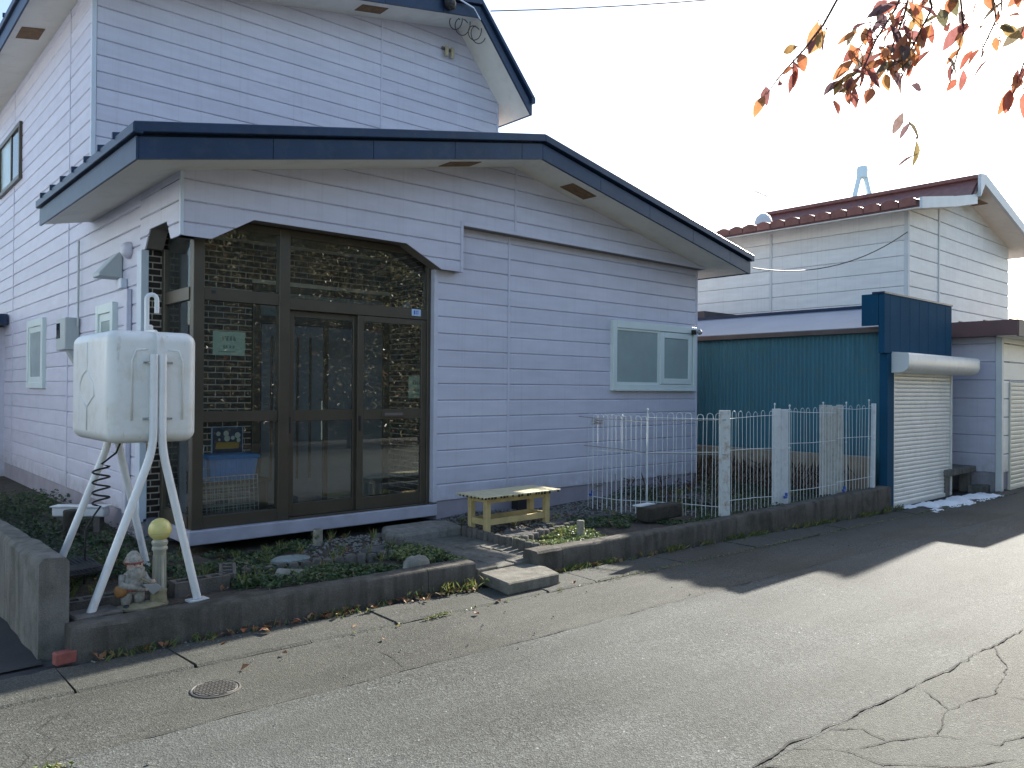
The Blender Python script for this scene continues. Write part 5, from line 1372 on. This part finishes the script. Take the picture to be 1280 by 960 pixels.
# ------------------------------------------------------------------ two-storey neighbour house
nb = thing('neighbour_house', (17, 8.5, 0), 'two-storey cream house with a brown tiled roof behind the teal garage', 'house')
NP = [(14.56, 4.87), (16.95, 5.30), (17.52, 5.81), (21.4, 4.81)]
def zn(x): return float(np.interp(x, [p[0] for p in NP], [p[1] for p in NP]))
NX, NY = 15.11, 6.01
part('shell', MB().prism([(NX + 0.02, 0), (20.8, 0), (20.8, zn(20.8)), (17.52, zn(17.52)), (16.95, zn(16.95)), (NX + 0.02, zn(NX + 0.02))], 'y', NY + 0.02, 10.25), M['siding_back'], nb)
part('shell', MB().box(NX + 0.02, 19, 10.25, 12.3, 0, 4.9), M['siding_back'], nb)
nl = part('side_wall', MB().box(NX + 0.012, NX + 0.016, NY + 0.02, 12.3, 2.0, 4.9), M['siding_back'], nb)
siding(nl, [[(NY, 2.15), (12.3, 2.15), (12.3, 4.97), (NY, 4.97)]], 'x', NX + 0.01, -1, 2.15, M['cream'], cuts=(8.78,), pitch=0.283, gap=0.006)
nf = part('front_wall', MB().box(NX + 0.05, 20.8, NY + 0.012, NY + 0.016, 2.0, 4.8), M['siding_back'], nb)
siding(nf, [[(NX, 2.15), (16.95, 2.15), (16.95, zn(16.95)), (NX, zn(NX))], [(16.95, 2.15), (17.52, 2.15), (17.52, zn(17.52)), (16.95, zn(16.95))], [(17.52, 2.15), (20.8, 2.15), (20.8, zn(20.8)), (17.52, zn(17.52))]],
       'y', NY + 0.01, -1, 2.15, M['cream'], cuts=(16.6, 19.1), pitch=0.283, gap=0.006)
part('joint_cover', MB().box(NX - 0.02, NX, 8.755, 8.805, 2.15, 4.9), M['fascia_white'], nl)
part('joint_cover', MB().box(16.575, 16.62, NY - 0.02, NY, 2.15, zn(16.6) - 0.02), M['fascia_white'], nf)
part('corner_trim', MB().box(NX - 0.025, NX + 0.05, NY - 0.025, NY + 0.05, 2.15, 4.92), M['fascia_white'], nb, bevel=0.006)
nr = part('tiled_roof', MB().prism(NP + [(x, z + 0.095) for x, z in reversed(NP)], 'y', 5.536, 10.3), M['brown_metal'], nb)
part('rear_slope', MB().prism([(14.56, 4.87), (15.7, 5.075), (15.7, 5.17), (14.56, 4.965)], 'y', 10.3, 12.6), M['brown_metal'], nr)
part('soffit', MB().prism([(x, z - 0.02) for x, z in NP] + [(x, z - 0.004) for x, z in reversed(NP)], 'y', 5.534, 10.3), M['soffit'], nr)
tile = MB()
for k in range(7):
    a = math.pi * k / 6
    for s_ in (0, 1):
        tile.v.append((s_ * 0.34 - 0.02, -0.15 + 0.30 * k / 6, 0.02 + 0.05 * math.sin(a) + (0.028 if s_ == 0 else 0.0)))
tile.f = [(2 * k, 2 * k + 1, 2 * k + 3, 2 * k + 2) for k in range(6)]
tile.v += [(-0.02, -0.15 + 0.30 * k / 6, -0.06) for k in range(7)]
tile.f += [(14 + k, 2 * k, 2 * k + 2, 15 + k) for k in range(6)]
tme = tile.mesh('roof_tile', M['tile_brown'], smooth=True, recalc=False)
for r in range(7):
    x = 14.54 + 0.34 * r
    sl_ = math.atan2(zn(x + 0.2) - zn(x), 0.2)
    for c in range(21):
        inst('roof_tile', tme, (x, 5.78 + 0.316 * c, zn(x) + 0.09), nr, (0, -sl_, 0))
part('rake_board', MB().prism([(14.54, zn(14.54) - 0.04), (16.0, zn(16.0) - 0.04), (16.0, zn(16.0) + 0.16), (14.54, zn(14.54) + 0.16)], 'y', 5.53, 5.58), M['fascia_white'], nr)
part('rake_board', MB().prism([(16.01, zn(16.01) - 0.045), (17.28, zn(16.95) + 0.05), (17.28, zn(16.95) + 0.24), (16.01, zn(16.01) + 0.155)], 'y', 5.533, 5.583), M['fascia_white'], nr)
part('flank', MB().prism([(16.9, zn(16.9) + 0.095), (17.52, 5.905), (17.53, 5.94), (16.9, zn(16.9) + 0.15)], 'y', 5.57, 10.3), M['tile_brown'], nr)
part('barge_board', MB().prism([(17.28, 5.49), (17.52, 5.77), (21.4, 4.77), (21.4, 4.96), (17.57, 5.98), (17.28, 5.94)], 'y', 5.47, 5.53), M['fascia_white'], nr)
part('ridge_cap', MB().box(17.42, 17.62, 5.55, 10.3, 5.885, 5.98), M['tile_brown'], nr, bevel=0.02)
part('gable_vent', MB().box(17.7, 18.15, 5.62, 5.9, 5.50, 5.52), M['rust_vent'], nr)
dn = part('dish', MB().lathe([(0.20, 0), (0.19, 0.09), (0.15, 0.2), (0.08, 0.26), (0.02, 0.28)], (15.5, 9.2, zn(15.5) + 0.16), 16), M['fascia_white'], nb, smooth=True)
at_ = part('antenna', MB().tube([(15.6, 9.2, 5.1), (15.6, 9.2, 5.95)], 0.008, 6), M['fascia_white'], nb)
part('antenna_boom', MB().tube([(15.45, 9.4, 6.0), (15.62, 9.18, 5.86)], 0.012, 6), M['chrome'], at_)
for k in range(4):
    part('antenna_rod', MB().tube([(15.47 + .045 * k, 9.3 - .055 * k, 5.96 - .03 * k), (15.52 + .045 * k, 9.42 - .055 * k, 6.04 - .03 * k)], 0.006, 4), M['chrome'], at_)
solo('back_shed', MB().box(12.6, 14.3, 8.7, 11.4, 0, 3.1), mat('brown shed', (0.10, 0.08, 0.075), 0.8, 0.2), (13.4, 10.0, 0), 'dark brown shed wall glimpsed between the two houses', 'shed')
tw = thing('steel_tower', (128, 58, 0), 'arched steel tower in haze-tinted pale blue far behind the tiled roof', 'tower')
def twp(du, z, dep=0): return (132.7 + du * 0.6 * 0.747, 60.2 - du * 0.6 * 0.665 + dep, z)
for s in (-1, 1):
    part('tower_leg', MB().tube([twp(s * 2.2, 0), twp(s * 2.2, 33.0), twp(s * 2.1, 34.8), twp(s * 1.0, 37.6), twp(s * 0.75, 38.8)], 0.42, 10), M['steel_hazed'], tw, smooth=True)
part('tower_head', MB().lathe([(0.85, 37.8), (0.92, 39.2), (0.8, 39.7)], (132.7, 60.2, 0), 16), M['steel_hazed'], tw, smooth=True)
part('tower_beam', MB().tube([twp(-2.2, 33.4), twp(2.2, 33.4)], 0.3, 8), M['steel_hazed'], tw)

# ------------------------------------------------------------------ overhead wires
def wire(pts, label, r=0.008, sag=0.0):
    a, b = Vector(pts[0]), Vector(pts[-1])
    p = []
    for i in range(17):
        t_ = i / 16
        q = a.lerp(b, t_)
        q.z -= sag * 4 * t_ * (1 - t_)
        p.append(q)
    solo('overhead_wire', MB().tube(p, r, 5), M['black'], tuple(a), label, 'wire')
wire([(7.75, 9.28, 7.42), (17, 2.0, 9.3)], 'thin power wire leaving the upper gable towards the right', 0.009, 0.3)
wire([(10.53, 6.42, 3.44), (15.08, 6.0, 4.55)], 'thin cable slung from the lower eave to the cream house', 0.009, 0.28)

# ------------------------------------------------------------------ leaf clouds
def quads(name, centres, length, width, mt, parent=None, up=0.6, seed=0, fold=0.25, dirs=None):
    """one mesh of many small folded leaf faces"""
    r_ = np.random.default_rng(seed)
    n = len(centres)
    c = np.asarray(centres, float)
    d = r_.normal(size=(n, 3)) if dirs is None else np.asarray(dirs, float) + r_.normal(size=(n, 3)) * 0.25
    if dirs is None: d[:, 2] *= 0.5
    d /= np.linalg.norm(d, axis=1)[:, None]
    a = r_.normal(size=(n, 3))
    a[:, 2] += up * 3
    s = np.cross(d, a)
    s /= np.linalg.norm(s, axis=1)[:, None] + 1e-9
    nn = np.cross(s, d)
    L = (length * r_.uniform(0.6, 1.3, n))[:, None]
    W = (width * r_.uniform(0.6, 1.3, n))[:, None]
    v = np.stack([c - d * L / 2, c + s * W / 2 + nn * W * fold, c + d * L / 2, c - s * W / 2 + nn * W * fold], 1).reshape(-1, 3)
    off = np.array(OFF.get(parent, (0, 0, 0)))
    me = bpy.data.meshes.new(name)
    me.from_pydata((v - off).tolist(), [], [(4 * i, 4 * i + 1, 4 * i + 2) for i in range(n)] + [(4 * i, 4 * i + 2, 4 * i + 3) for i in range(n)])
    me.materials.append(mt)
    o = bpy.data.objects.new(name, me)
    COL.objects.link(o)
    if parent is not None: o.parent = parent
    OFF[o] = tuple(off)
    return o

def bed(n, x0, x1, y0, y1, zlo, zhi, seed, clump=0.0, thr=0.0, avoid=()):
    r_ = np.random.default_rng(seed)
    out = []
    ph = r_.uniform(0, 6, 6)
    while len(out) < n:
        x, y = r_.uniform(x0, x1), r_.uniform(y0, y1)
        if y < kerb_y(x) + 0.17: continue
        v = math.sin(3.3 * x + ph[0]) * math.sin(4.1 * y + ph[1]) + 0.6 * math.sin(8.3 * x + ph[2]) * math.sin(9.7 * y + ph[3])
        if v < thr: continue
        if any(a[0] < x < a[1] and a[2] < y < a[3] for a in avoid): continue
        out.append((x, y, soil_z(x, y) + r_.uniform(zlo, zhi) * (0.5 + 0.5 * max(0, min(1, v + 0.3)))))
    return out
path_av = (3.98, 5.02, 4.8, 6.9)
gnome_av = (1.18, 2.25, 5.1, 5.72)
gc = bed(4600, 1.2, 4.0, 5.15, 7.05, 0.0, 0.07, 1, thr=0.0, avoid=[path_av, gnome_av, (3.3, 4.0, 5.95, 6.6)])
gc += bed(1700, 1.2, 4.0, 5.15, 5.75, 0.0, 0.08, 2, thr=-0.2, avoid=[path_av, gnome_av])
gc += bed(5200, 1.2, 2.3, 6.3, 12.0, 0.0, 0.16, 3, thr=-0.5)
gc += bed(2200, 5.05, 8.0, 5.0, 6.0, 0.0, 0.05, 4, thr=0.1)
gc += bed(3600, 7.7, 10.3, 4.8, 7.0, 0.0, 0.09, 5, thr=-0.3)
tag(quads('ground_cover', gc, 0.045, 0.026, M['grass'], seed=1), 'low dark green weeds covering the garden beds', 'weeds', kind='stuff')
sc_ = bed(2200, 5.0, 5.75, 5.0, 5.62, 0.03, 0.10, 6, thr=-0.9) + bed(900, 3.62, 4.06, 5.08, 5.6, 0.02, 0.11, 7, thr=-0.9)
tag(quads('sedum_patch', sc_, 0.035, 0.024, M['sedum'], seed=2), 'pale green ground cover in the sunlit beds by the path', 'plants', kind='stuff')
tf, td = [], []
rt = np.random.default_rng(31)
for _ in range(70):
    x, y = (rt.uniform(1.3, 3.95), rt.uniform(5.25, 7.0)) if rt.random() < 0.7 else (rt.uniform(5.1, 10.2), rt.uniform(5.0, 6.6))
    if y < kerb_y(x) + 0.2 or (1.2 < x < 2.2 and y < 5.75): continue
    for k in range(rt.integers(6, 18)):
        d = np.array([rt.normal() * 0.5, rt.normal() * 0.5, 1.0])
        tf.append(np.array([x, y, soil_z(x, y) + 0.04]) + d * 0.02 + rt.normal(size=3) * 0.012)
        td.append(d)
tag(quads('grass_tufts', tf, 0.13, 0.009, M['weed'], seed=33, dirs=td), 'thin grass tufts standing among the weeds of the garden beds', 'grass', kind='stuff')
bl = [(rt.uniform(1.3, 9.8), rt.uniform(5.2, 6.9)) for _ in range(170)]
tag(quads('bed_litter', [(x, y, soil_z(x, y) + 0.03) for x, y in bl if y > kerb_y(x) + 0.17 and not (4.0 < x < 5.0)], 0.05, 0.032, M['litter'], seed=34, up=1.2), 'dry fallen leaves lying in the garden beds', 'leaves', kind='stuff')
# weeds and litter at the foot of the kerb
wd_, wdir = [], []
r_ = np.random.default_rng(9)
for x0, x1, n_, h_ in ((3.3, 4.05, 420, 0.13), (1.2, 3.3, 420, 0.05), (4.75, 6.2, 420, 0.06), (6.2, 10.5, 1100, 0.07), (10.5, 11.0, 260, 0.12)):
    for _ in range(n_):
        x = r_.uniform(x0, x1)
        if math.sin(5.1 * x) + 0.8 * math.sin(13.7 * x + 1) + 0.5 * math.sin(31 * x) < 0.35 and r_.random() < 0.85: continue
        wd_.append((x, kerb_y(x) - abs(r_.normal()) * 0.05, h_ * r_.uniform(0.05, 0.6)))
        wdir.append((r_.normal() * 0.7, -0.4 + r_.normal() * 0.5, 1.0))
tag(quads('kerb_weeds', wd_, 0.075, 0.012, M['weed'], seed=3, dirs=wdir), 'thin weeds and moss along the foot of the kerb walls', 'weeds', kind='stuff')
jw = []
for a in np.linspace(5.0, 14, 500):
    jw.append((a + r_.normal() * 0.02, yl(4.60, a) + r_.normal() * 0.012, 0.006 + abs(r_.normal()) * 0.004))
for a in np.linspace(2.6, 5.0, 60):
    if r_.random() < 0.6: jw.append((a + r_.normal() * 0.05, yl(4.60, a) + r_.normal() * 0.02, 0.006))
tag(quads('joint_moss', jw, 0.03, 0.012, M['weed'], seed=4), 'strip of yellow moss in the gutter joint of the road edge', 'moss', kind='stuff')
tag(quads('moss_tuft', [(r_.normal() * 0.05 + 0.72, r_.normal() * 0.02 + 3.72, 0.01) for _ in range(120)] + [(3.3 + r_.normal() * 0.05, 4.46 + r_.normal() * 0.015, 0.01) for _ in range(80)], 0.03, 0.012, M['weed'], seed=14), 'small tufts of moss on the road edge', 'moss', kind='stuff')
lt = []
for x0, x1, n_ in ((1.9, 3.4, 46), (1.2, 1.9, 10), (3.4, 4.0, 26), (4.75, 6.5, 16)):
    for _ in range(n_):
        x = r_.uniform(x0, x1)
        lt.append((x, kerb_y(x) - 0.01 - abs(r_.normal()) * 0.06, 0.012 + r_.uniform(0, 0.02)))
for _ in range(12): lt.append((r_.uniform(1, 5), r_.uniform(4.2, 4.85), 0.008))
tag(quads('leaf_litter', lt, 0.06, 0.045, M['litter'], seed=5, up=1.5), 'scattered brown fallen leaves at the foot of the left kerb', 'leaves', kind='stuff')
st_ = []
sd = []
for _ in range(700):
    st_.append((r_.uniform(10.2, 10.69), r_.uniform(4.9, 7.4), r_.uniform(0.2, 0.55)))
    sd.append((r_.normal() * 0.5, r_.normal() * 0.5, 1))
for _ in range(260):
    st_.append((r_.uniform(8.0, 10.3), r_.uniform(5.4, 7.2), r_.uniform(0.18, 0.40)))
    sd.append((r_.normal(), r_.normal(), 0.6))
tag(quads('dead_stalks', st_, 0.22, 0.018, M['dry'], seed=6, dirs=sd), 'reddish brown dead stalks in front of the beige wall', 'dead plants', kind='stuff')
# gravel
def pebbles(name, centres, r0, r1, mt, label, seed):
    rr_ = np.random.default_rng(seed)
    base = np.array([(1, 0, 0), (0, 1, 0), (-1, 0, 0), (0, -1, 0), (0, 0, 0.7), (0, 0, -0.7)], float)
    fs = [(0, 1, 4), (1, 2, 4), (2, 3, 4), (3, 0, 4), (1, 0, 5), (2, 1, 5), (3, 2, 5), (0, 3, 5)]
    V, F = [], []
    for i, c in enumerate(centres):
        q = base * rr_.uniform(0.7, 1.3, (6, 1)) * rr_.uniform(r0, r1)
        a = rr_.uniform(0, 6.28)
        x = q[:, 0] * math.cos(a) - q[:, 1] * math.sin(a)
        y = q[:, 0] * math.sin(a) + q[:, 1] * math.cos(a)
        V += list(zip((x + c[0]).tolist(), (y + c[1]).tolist(), (q[:, 2] + c[2]).tolist()))
        F += [tuple(6 * i + k for k in f) for f in fs]
    me = bpy.data.meshes.new(name)
    me.from_pydata(V, [], F)
    me.materials.append(mt)
    o = bpy.data.objects.new(name, me)
    COL.objects.link(o)
    tag(o, label, 'gravel', kind='stuff')
gv = []
while len(gv) < 4200:
    x, y = r_.uniform(3.2, 9.5), r_.uniform(5.55, 7.05)
    if path_av[0] < x < path_av[1] and y < 6.9: continue
    if x < 4.1 and not (5.9 < y < 6.75): continue
    gv.append((x, y, soil_z(x, y) + 0.006))
pebbles('gravel', gv, 0.008, 0.024, M['gravel'], 'grey gravel around the bench and before the porch', 3)
lg_ = []
for _ in range(260):
    x = r_.uniform(1.2, 9.0)
    lg_.append((x, kerb_y(x) - 0.02 - abs(r_.normal()) * 0.07, 0.006))
for _ in range(70): lg_.append((r_.uniform(0.6, 9.0), r_.uniform(3.4, 4.6), 0.003))
pebbles('road_grit', lg_, 0.003, 0.010, M['gravel'], 'loose grit scattered along the gutter and the road', 4)
# snow remnant
mb = MB()
sn = random.Random(2)
cols, rws = 120, 14
SV = {}
def snow_h(x, y):
    e = 1 - ((y - (4.33 - 0.05 * (x - 11.3))) / 0.2) ** 2
    e2 = min(1, (x - 11.25) * 2, (13.85 - x) * 2)
    n_ = 0.5 * math.sin(5.3 * x + 9 * y) + 0.4 * math.sin(11.7 * x - 14 * y + 1) + 0.35 * math.sin(23 * x + 31 * y) + 0.2 * math.sin(51 * x - 43 * y)
    return 0.03 * (min(e, e2) + 0.75 * n_ - 0.25)
for i in range(cols + 1):
    for k in range(rws + 1):
        x = 11.2 + 2.7 * i / cols
        y = 4.02 + 0.56 * k / rws
        mb.v.append((x + sn.uniform(-.008, .008), y + sn.uniform(-.012, .012), 0.008 + max(-0.03, snow_h(x, y)) + sn.uniform(-0.002, 0.002)))
for i in range(cols):
    for k in range(rws):
        q = (i * (rws + 1) + k, (i + 1) * (rws + 1) + k, (i + 1) * (rws + 1) + k + 1, i * (rws + 1) + k + 1)
        if max(mb.v[j][2] for j in q) > 0.004: mb.f.append(q)
solo('snow_patch', mb, M['snow'], (12.5, 4.3, 0), 'thin strip of leftover snow before the roller shutter of the teal garage', 'snow', smooth='all')

# ------------------------------------------------------------------ the overhanging autumn branch and the trees across the street
ct = thing('cherry_tree', (4.4, -1.6, 0), 'cherry tree whose orange and red leafed branch hangs into the upper right corner', 'tree')
trunk_pts = [(4.4, -1.6, -0.05), (4.38, -1.55, 0.9), (4.3, -1.4, 1.8), (4.1, -1.0, 2.8), (3.9, -0.7, 3.5)]
part('trunk', MB().tube(trunk_pts, [0.13, 0.11, 0.10, 0.085, 0.06], 12), M['bark'], ct, smooth=True)
hub = Vector((3.35, 0.35, 3.45))
part('limb', MB().tube([(4.1, -1.0, 2.8), (3.8, -0.4, 3.25), hub, (2.565, 0.986, 2.97)], [0.06, 0.045, 0.03, 0.012], 8), M['bark'], ct, smooth=True)
part('limb', MB().tube([(3.9, -0.7, 3.5), (4.4, -0.9, 4.3), (4.9, -1.2, 5.0)], [0.055, 0.04, 0.02], 8), M['bark'], ct, smooth=True)
part('limb', MB().tube([(4.3, -1.4, 1.8), (4.9, -2.0, 3.0), (5.3, -2.4, 4.2)], [0.06, 0.045, 0.02], 8), M['bark'], ct, smooth=True)
leaf = MB()
ln, lw = 0.070, 0.029
prof_l = [(0, 0), (0.15, 0.5), (0.4, 1.0), (0.65, 0.85), (0.85, 0.45), (1.0, 0.0)]
for t_, w_ in prof_l:
    bend = -0.012 * t_ * t_
    for s in (-1, 0, 1):
        leaf.v.append((t_ * ln, s * w_ * lw / 2, bend + (0.004 * w_ if s else 0)))
for i in range(len(prof_l) - 1):
    for s in (0, 1):
        o = 3 * i + s
        leaf.f.append((o, o + 3, o + 4, o + 1))
leaf.tube([(-0.012, 0, 0.002), (0, 0, 0)], 0.0012, 4)
lme = leaf.mesh('leaf', M['autumn'], smooth='all')
sprays = [  # hanging twigs (points in metres), number of leaves, spread of the leaves in metres
    ([(2.349, 1.112, 2.855), (2.248, 1.137, 2.697), (2.176, 1.161, 2.607), (2.106, 1.198, 2.521), (2.076, 1.224, 2.466)], 15, 0.018),
    ([(2.565, 0.986, 2.97), (2.46, 1.015, 2.771), (2.415, 1.055, 2.673), (2.36, 1.079, 2.554), (2.295, 1.11, 2.498)], 44, 0.032),
    ([(2.565, 0.986, 2.97), (2.581, 1.04, 2.794), (2.574, 1.074, 2.701), (2.545, 1.074, 2.616)], 44, 0.029),
    ([(2.565, 0.986, 2.97), (2.542, 0.942, 2.771), (2.497, 0.982, 2.649), (2.476, 1.002, 2.588)], 34, 0.027),
    ([(2.476, 1.002, 2.588), (2.511, 1.025, 2.487), (2.554, 1.014, 2.45), (2.596, 1.003, 2.407), (2.608, 1.02, 2.352)], 6, 0.006),
    ([(2.565, 0.986, 2.97), (2.551, 0.867, 2.795), (2.561, 0.859, 2.676), (2.535, 0.883, 2.551)], 18, 0.020),
    ([(2.565, 0.986, 2.97), (2.566, 0.786, 2.782), (2.576, 0.778, 2.689), (2.547, 0.805, 2.602)], 18, 0.024),
    ([(2.565, 0.986, 2.97), (2.654, 0.708, 2.795), (2.598, 0.693, 2.609), (2.558, 0.729, 2.453)], 18, 0.017)]
rl = random.Random(12)
def put_leaf(p, d, k=1.0):
    q = d.to_track_quat('X', 'Z').to_euler()
    inst('leaf', lme, p, ct, (q.x + rl.uniform(-1.3, 1.3), q.y, q.z), (k,) * 3)
for wp, n_, spread in sprays:
    wp = [Vector(p) for p in wp]
    part('twig', MB().tube(wp, [0.0045 - 0.0008 * i for i in range(len(wp))] if spread > 0.01 else 0.0012, 5), M['bark'], ct)
    for i in range(n_):
        s_ = rl.uniform(0.2, 1.0) * (len(wp) - 1)
        k = min(int(s_), len(wp) - 2)
        p0 = wp[k].lerp(wp[k + 1], s_ - k)
        p = p0 + Vector((rl.gauss(0, spread), rl.gauss(0, spread), rl.gauss(0, spread * 0.8)))
        d = Vector((rl.gauss(-0.25, 0.45), rl.gauss(0.1, 0.45), rl.uniform(-1.2, -0.15))).normalized()
        if (p - p0).length > 0.012:
            part('leaf_stalk', MB().tube([p0, p0.lerp(p, 0.5) + Vector((0, 0, 0.004)), p], 0.0011, 4), M['bark'], ct)
        put_leaf(p, d, rl.uniform(0.75, 1.25))
# rest of the crown, above and behind the viewer
cr_ = []
rc = np.random.default_rng(21)
for c, s in (((4.4, -1.0, 4.7), 0.8), ((4.9, -1.6, 5.2), 0.8), ((5.3, -2.4, 4.5), 0.8), ((3.8, -1.6, 5.0), 0.7), ((4.4, -2.4, 4.6), 0.8)):
    cr_ += (np.array(c) + rc.normal(size=(900, 3)) * s * 0.5).tolist()
cw = quads('crown', cr_, 0.075, 0.04, M['autumn'], ct, seed=22)
cw['kind'] = 'stuff'

def street_tree(x, y, h, rad, n_, seed, label):
    t = thing('street_tree', (x, y, 0), label, 'tree', 'trees across the street')
    rr_ = np.random.default_rng(seed)
    part('trunk', MB().tube([(x, y, -0.05), (x + 0.05, y, h * 0.3), (x - 0.1, y + 0.1, h * 0.6), (x, y, h * 0.85)], [0.14, 0.11, 0.08, 0.03], 9), M['bark'], t, smooth=True)
    for k in range(7):
        a = k * 0.9 + rr_.uniform(0, 0.5)
        z = h * (0.25 + 0.08 * k)
        part('limb', MB().tube([(x, y, z), (x + rad * 0.5 * math.cos(a), y + rad * 0.5 * math.sin(a), z + 0.4), (x + rad * 0.9 * math.cos(a), y + rad * 0.9 * math.sin(a), z + 0.7)], [0.05, 0.03, 0.01], 6), M['bark'], t)
    cs = []
    for k in range(60):
        a, q = rr_.uniform(0, 6.28), rr_.uniform(0.15, 1) ** 0.5
        z = rr_.uniform(0.12, 1.0)
        w_ = rad * q * (1.0 - 0.5 * abs(z - 0.45))
        cs.append((x + w_ * math.cos(a), y + w_ * math.sin(a), z * h))
    pts_ = []
    for c in cs:
        pts_ += (np.array(c) + rr_.normal(size=(n_ // 34, 3)) * np.array([0.38, 0.38, 0.32])).tolist()
    pts_ = [p for p in pts_ if p[2] > 0.05]
    o = quads('crown', pts_, 0.13, 0.06, M['tree_leaf'], t, seed=seed + 1)
    o['kind'] = 'stuff'
ST = [(6.3, -3.6, 5.6, 1.5, 4200, 'bushy yellow-green tree across the street, mirrored at the left of the porch glass'), (8.4, -4.2, 6.4, 1.7, 5200, 'tall yellow-green tree across the street, mirrored in the sliding doors'),
      (10.7, -4.0, 6.0, 1.7, 5200, 'rounded yellow-green tree across the street, mirrored right of the sliding doors'), (13.2, -4.4, 6.6, 1.8, 5200, 'broad yellow-green tree across the street, mirrored at the right porch post'), (16, -4.4, 6.2, 1.8, 4200, 'last yellow-green tree across the street, beyond the porch reflection')]
for k, (x, y, h, rad, n_, lb) in enumerate(ST):
    street_tree(x, y, h, rad * 1.15, n_, 50 + 3 * k, lb)

hg = thing('backdrop_hedge', (12, -8, 0), 'tall dark hedge added across the street as backdrop, mirrored darkly in the porch glass', 'hedge')  # unseen hedge, added as a dark backdrop behind the mirrored leaves
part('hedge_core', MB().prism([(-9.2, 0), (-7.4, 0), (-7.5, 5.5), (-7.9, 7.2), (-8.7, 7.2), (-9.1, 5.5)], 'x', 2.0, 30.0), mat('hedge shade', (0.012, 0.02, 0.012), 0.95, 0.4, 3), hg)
hp = np.stack([rc.uniform(2, 30, 16000), -7.4 + rc.normal(size=16000) * 0.16, rc.uniform(0, 7.3, 16000)], 1)
ho = quads('foliage', hp.tolist(), 0.16, 0.08, M['grass'], hg, seed=77)
ho['kind'] = 'stuff'

# white house next door on the left, its sunlit wall lights the side wall of the lavender house
wh = thing('white_house', (-9, 13, 0), 'pale blue-white two-storey house next door beyond the left edge of the picture', 'house')
ww = part('wall', MB().prism([(-12.5, 0), (-5.6, 0), (-5.6, 6.0), (-9.05, 7.4), (-12.5, 6.0)], 'y', 7.5, 20.0), mat('pale blue render', (0.70, 0.78, 0.84), 0.8, 0.05, 2), wh)
part('roof', MB().prism([(-13.1, 5.85), (-9.05, 7.5), (-5.0, 5.85), (-5.0, 6.0), (-9.05, 7.68), (-13.1, 6.0)], 'y', 7.0, 20.5), M['brown_metal'], wh)
for y in (9.0, 12.5, 16.0):
    for z in (1.0, 3.9):
        wv = part('window', MB().box(-5.6, -5.55, y, y + 1.6, z, z + 1.2), M['frame_white'], wh)
        part('pane', MB().box(-5.555, -5.54, y + 0.07, y + 0.77, z + 0.07, z + 1.13), M['dark_pane'], wv)
        part('pane', MB().box(-5.555, -5.54, y + 0.83, y + 1.53, z + 0.07, z + 1.13), M['dark_pane'], wv)
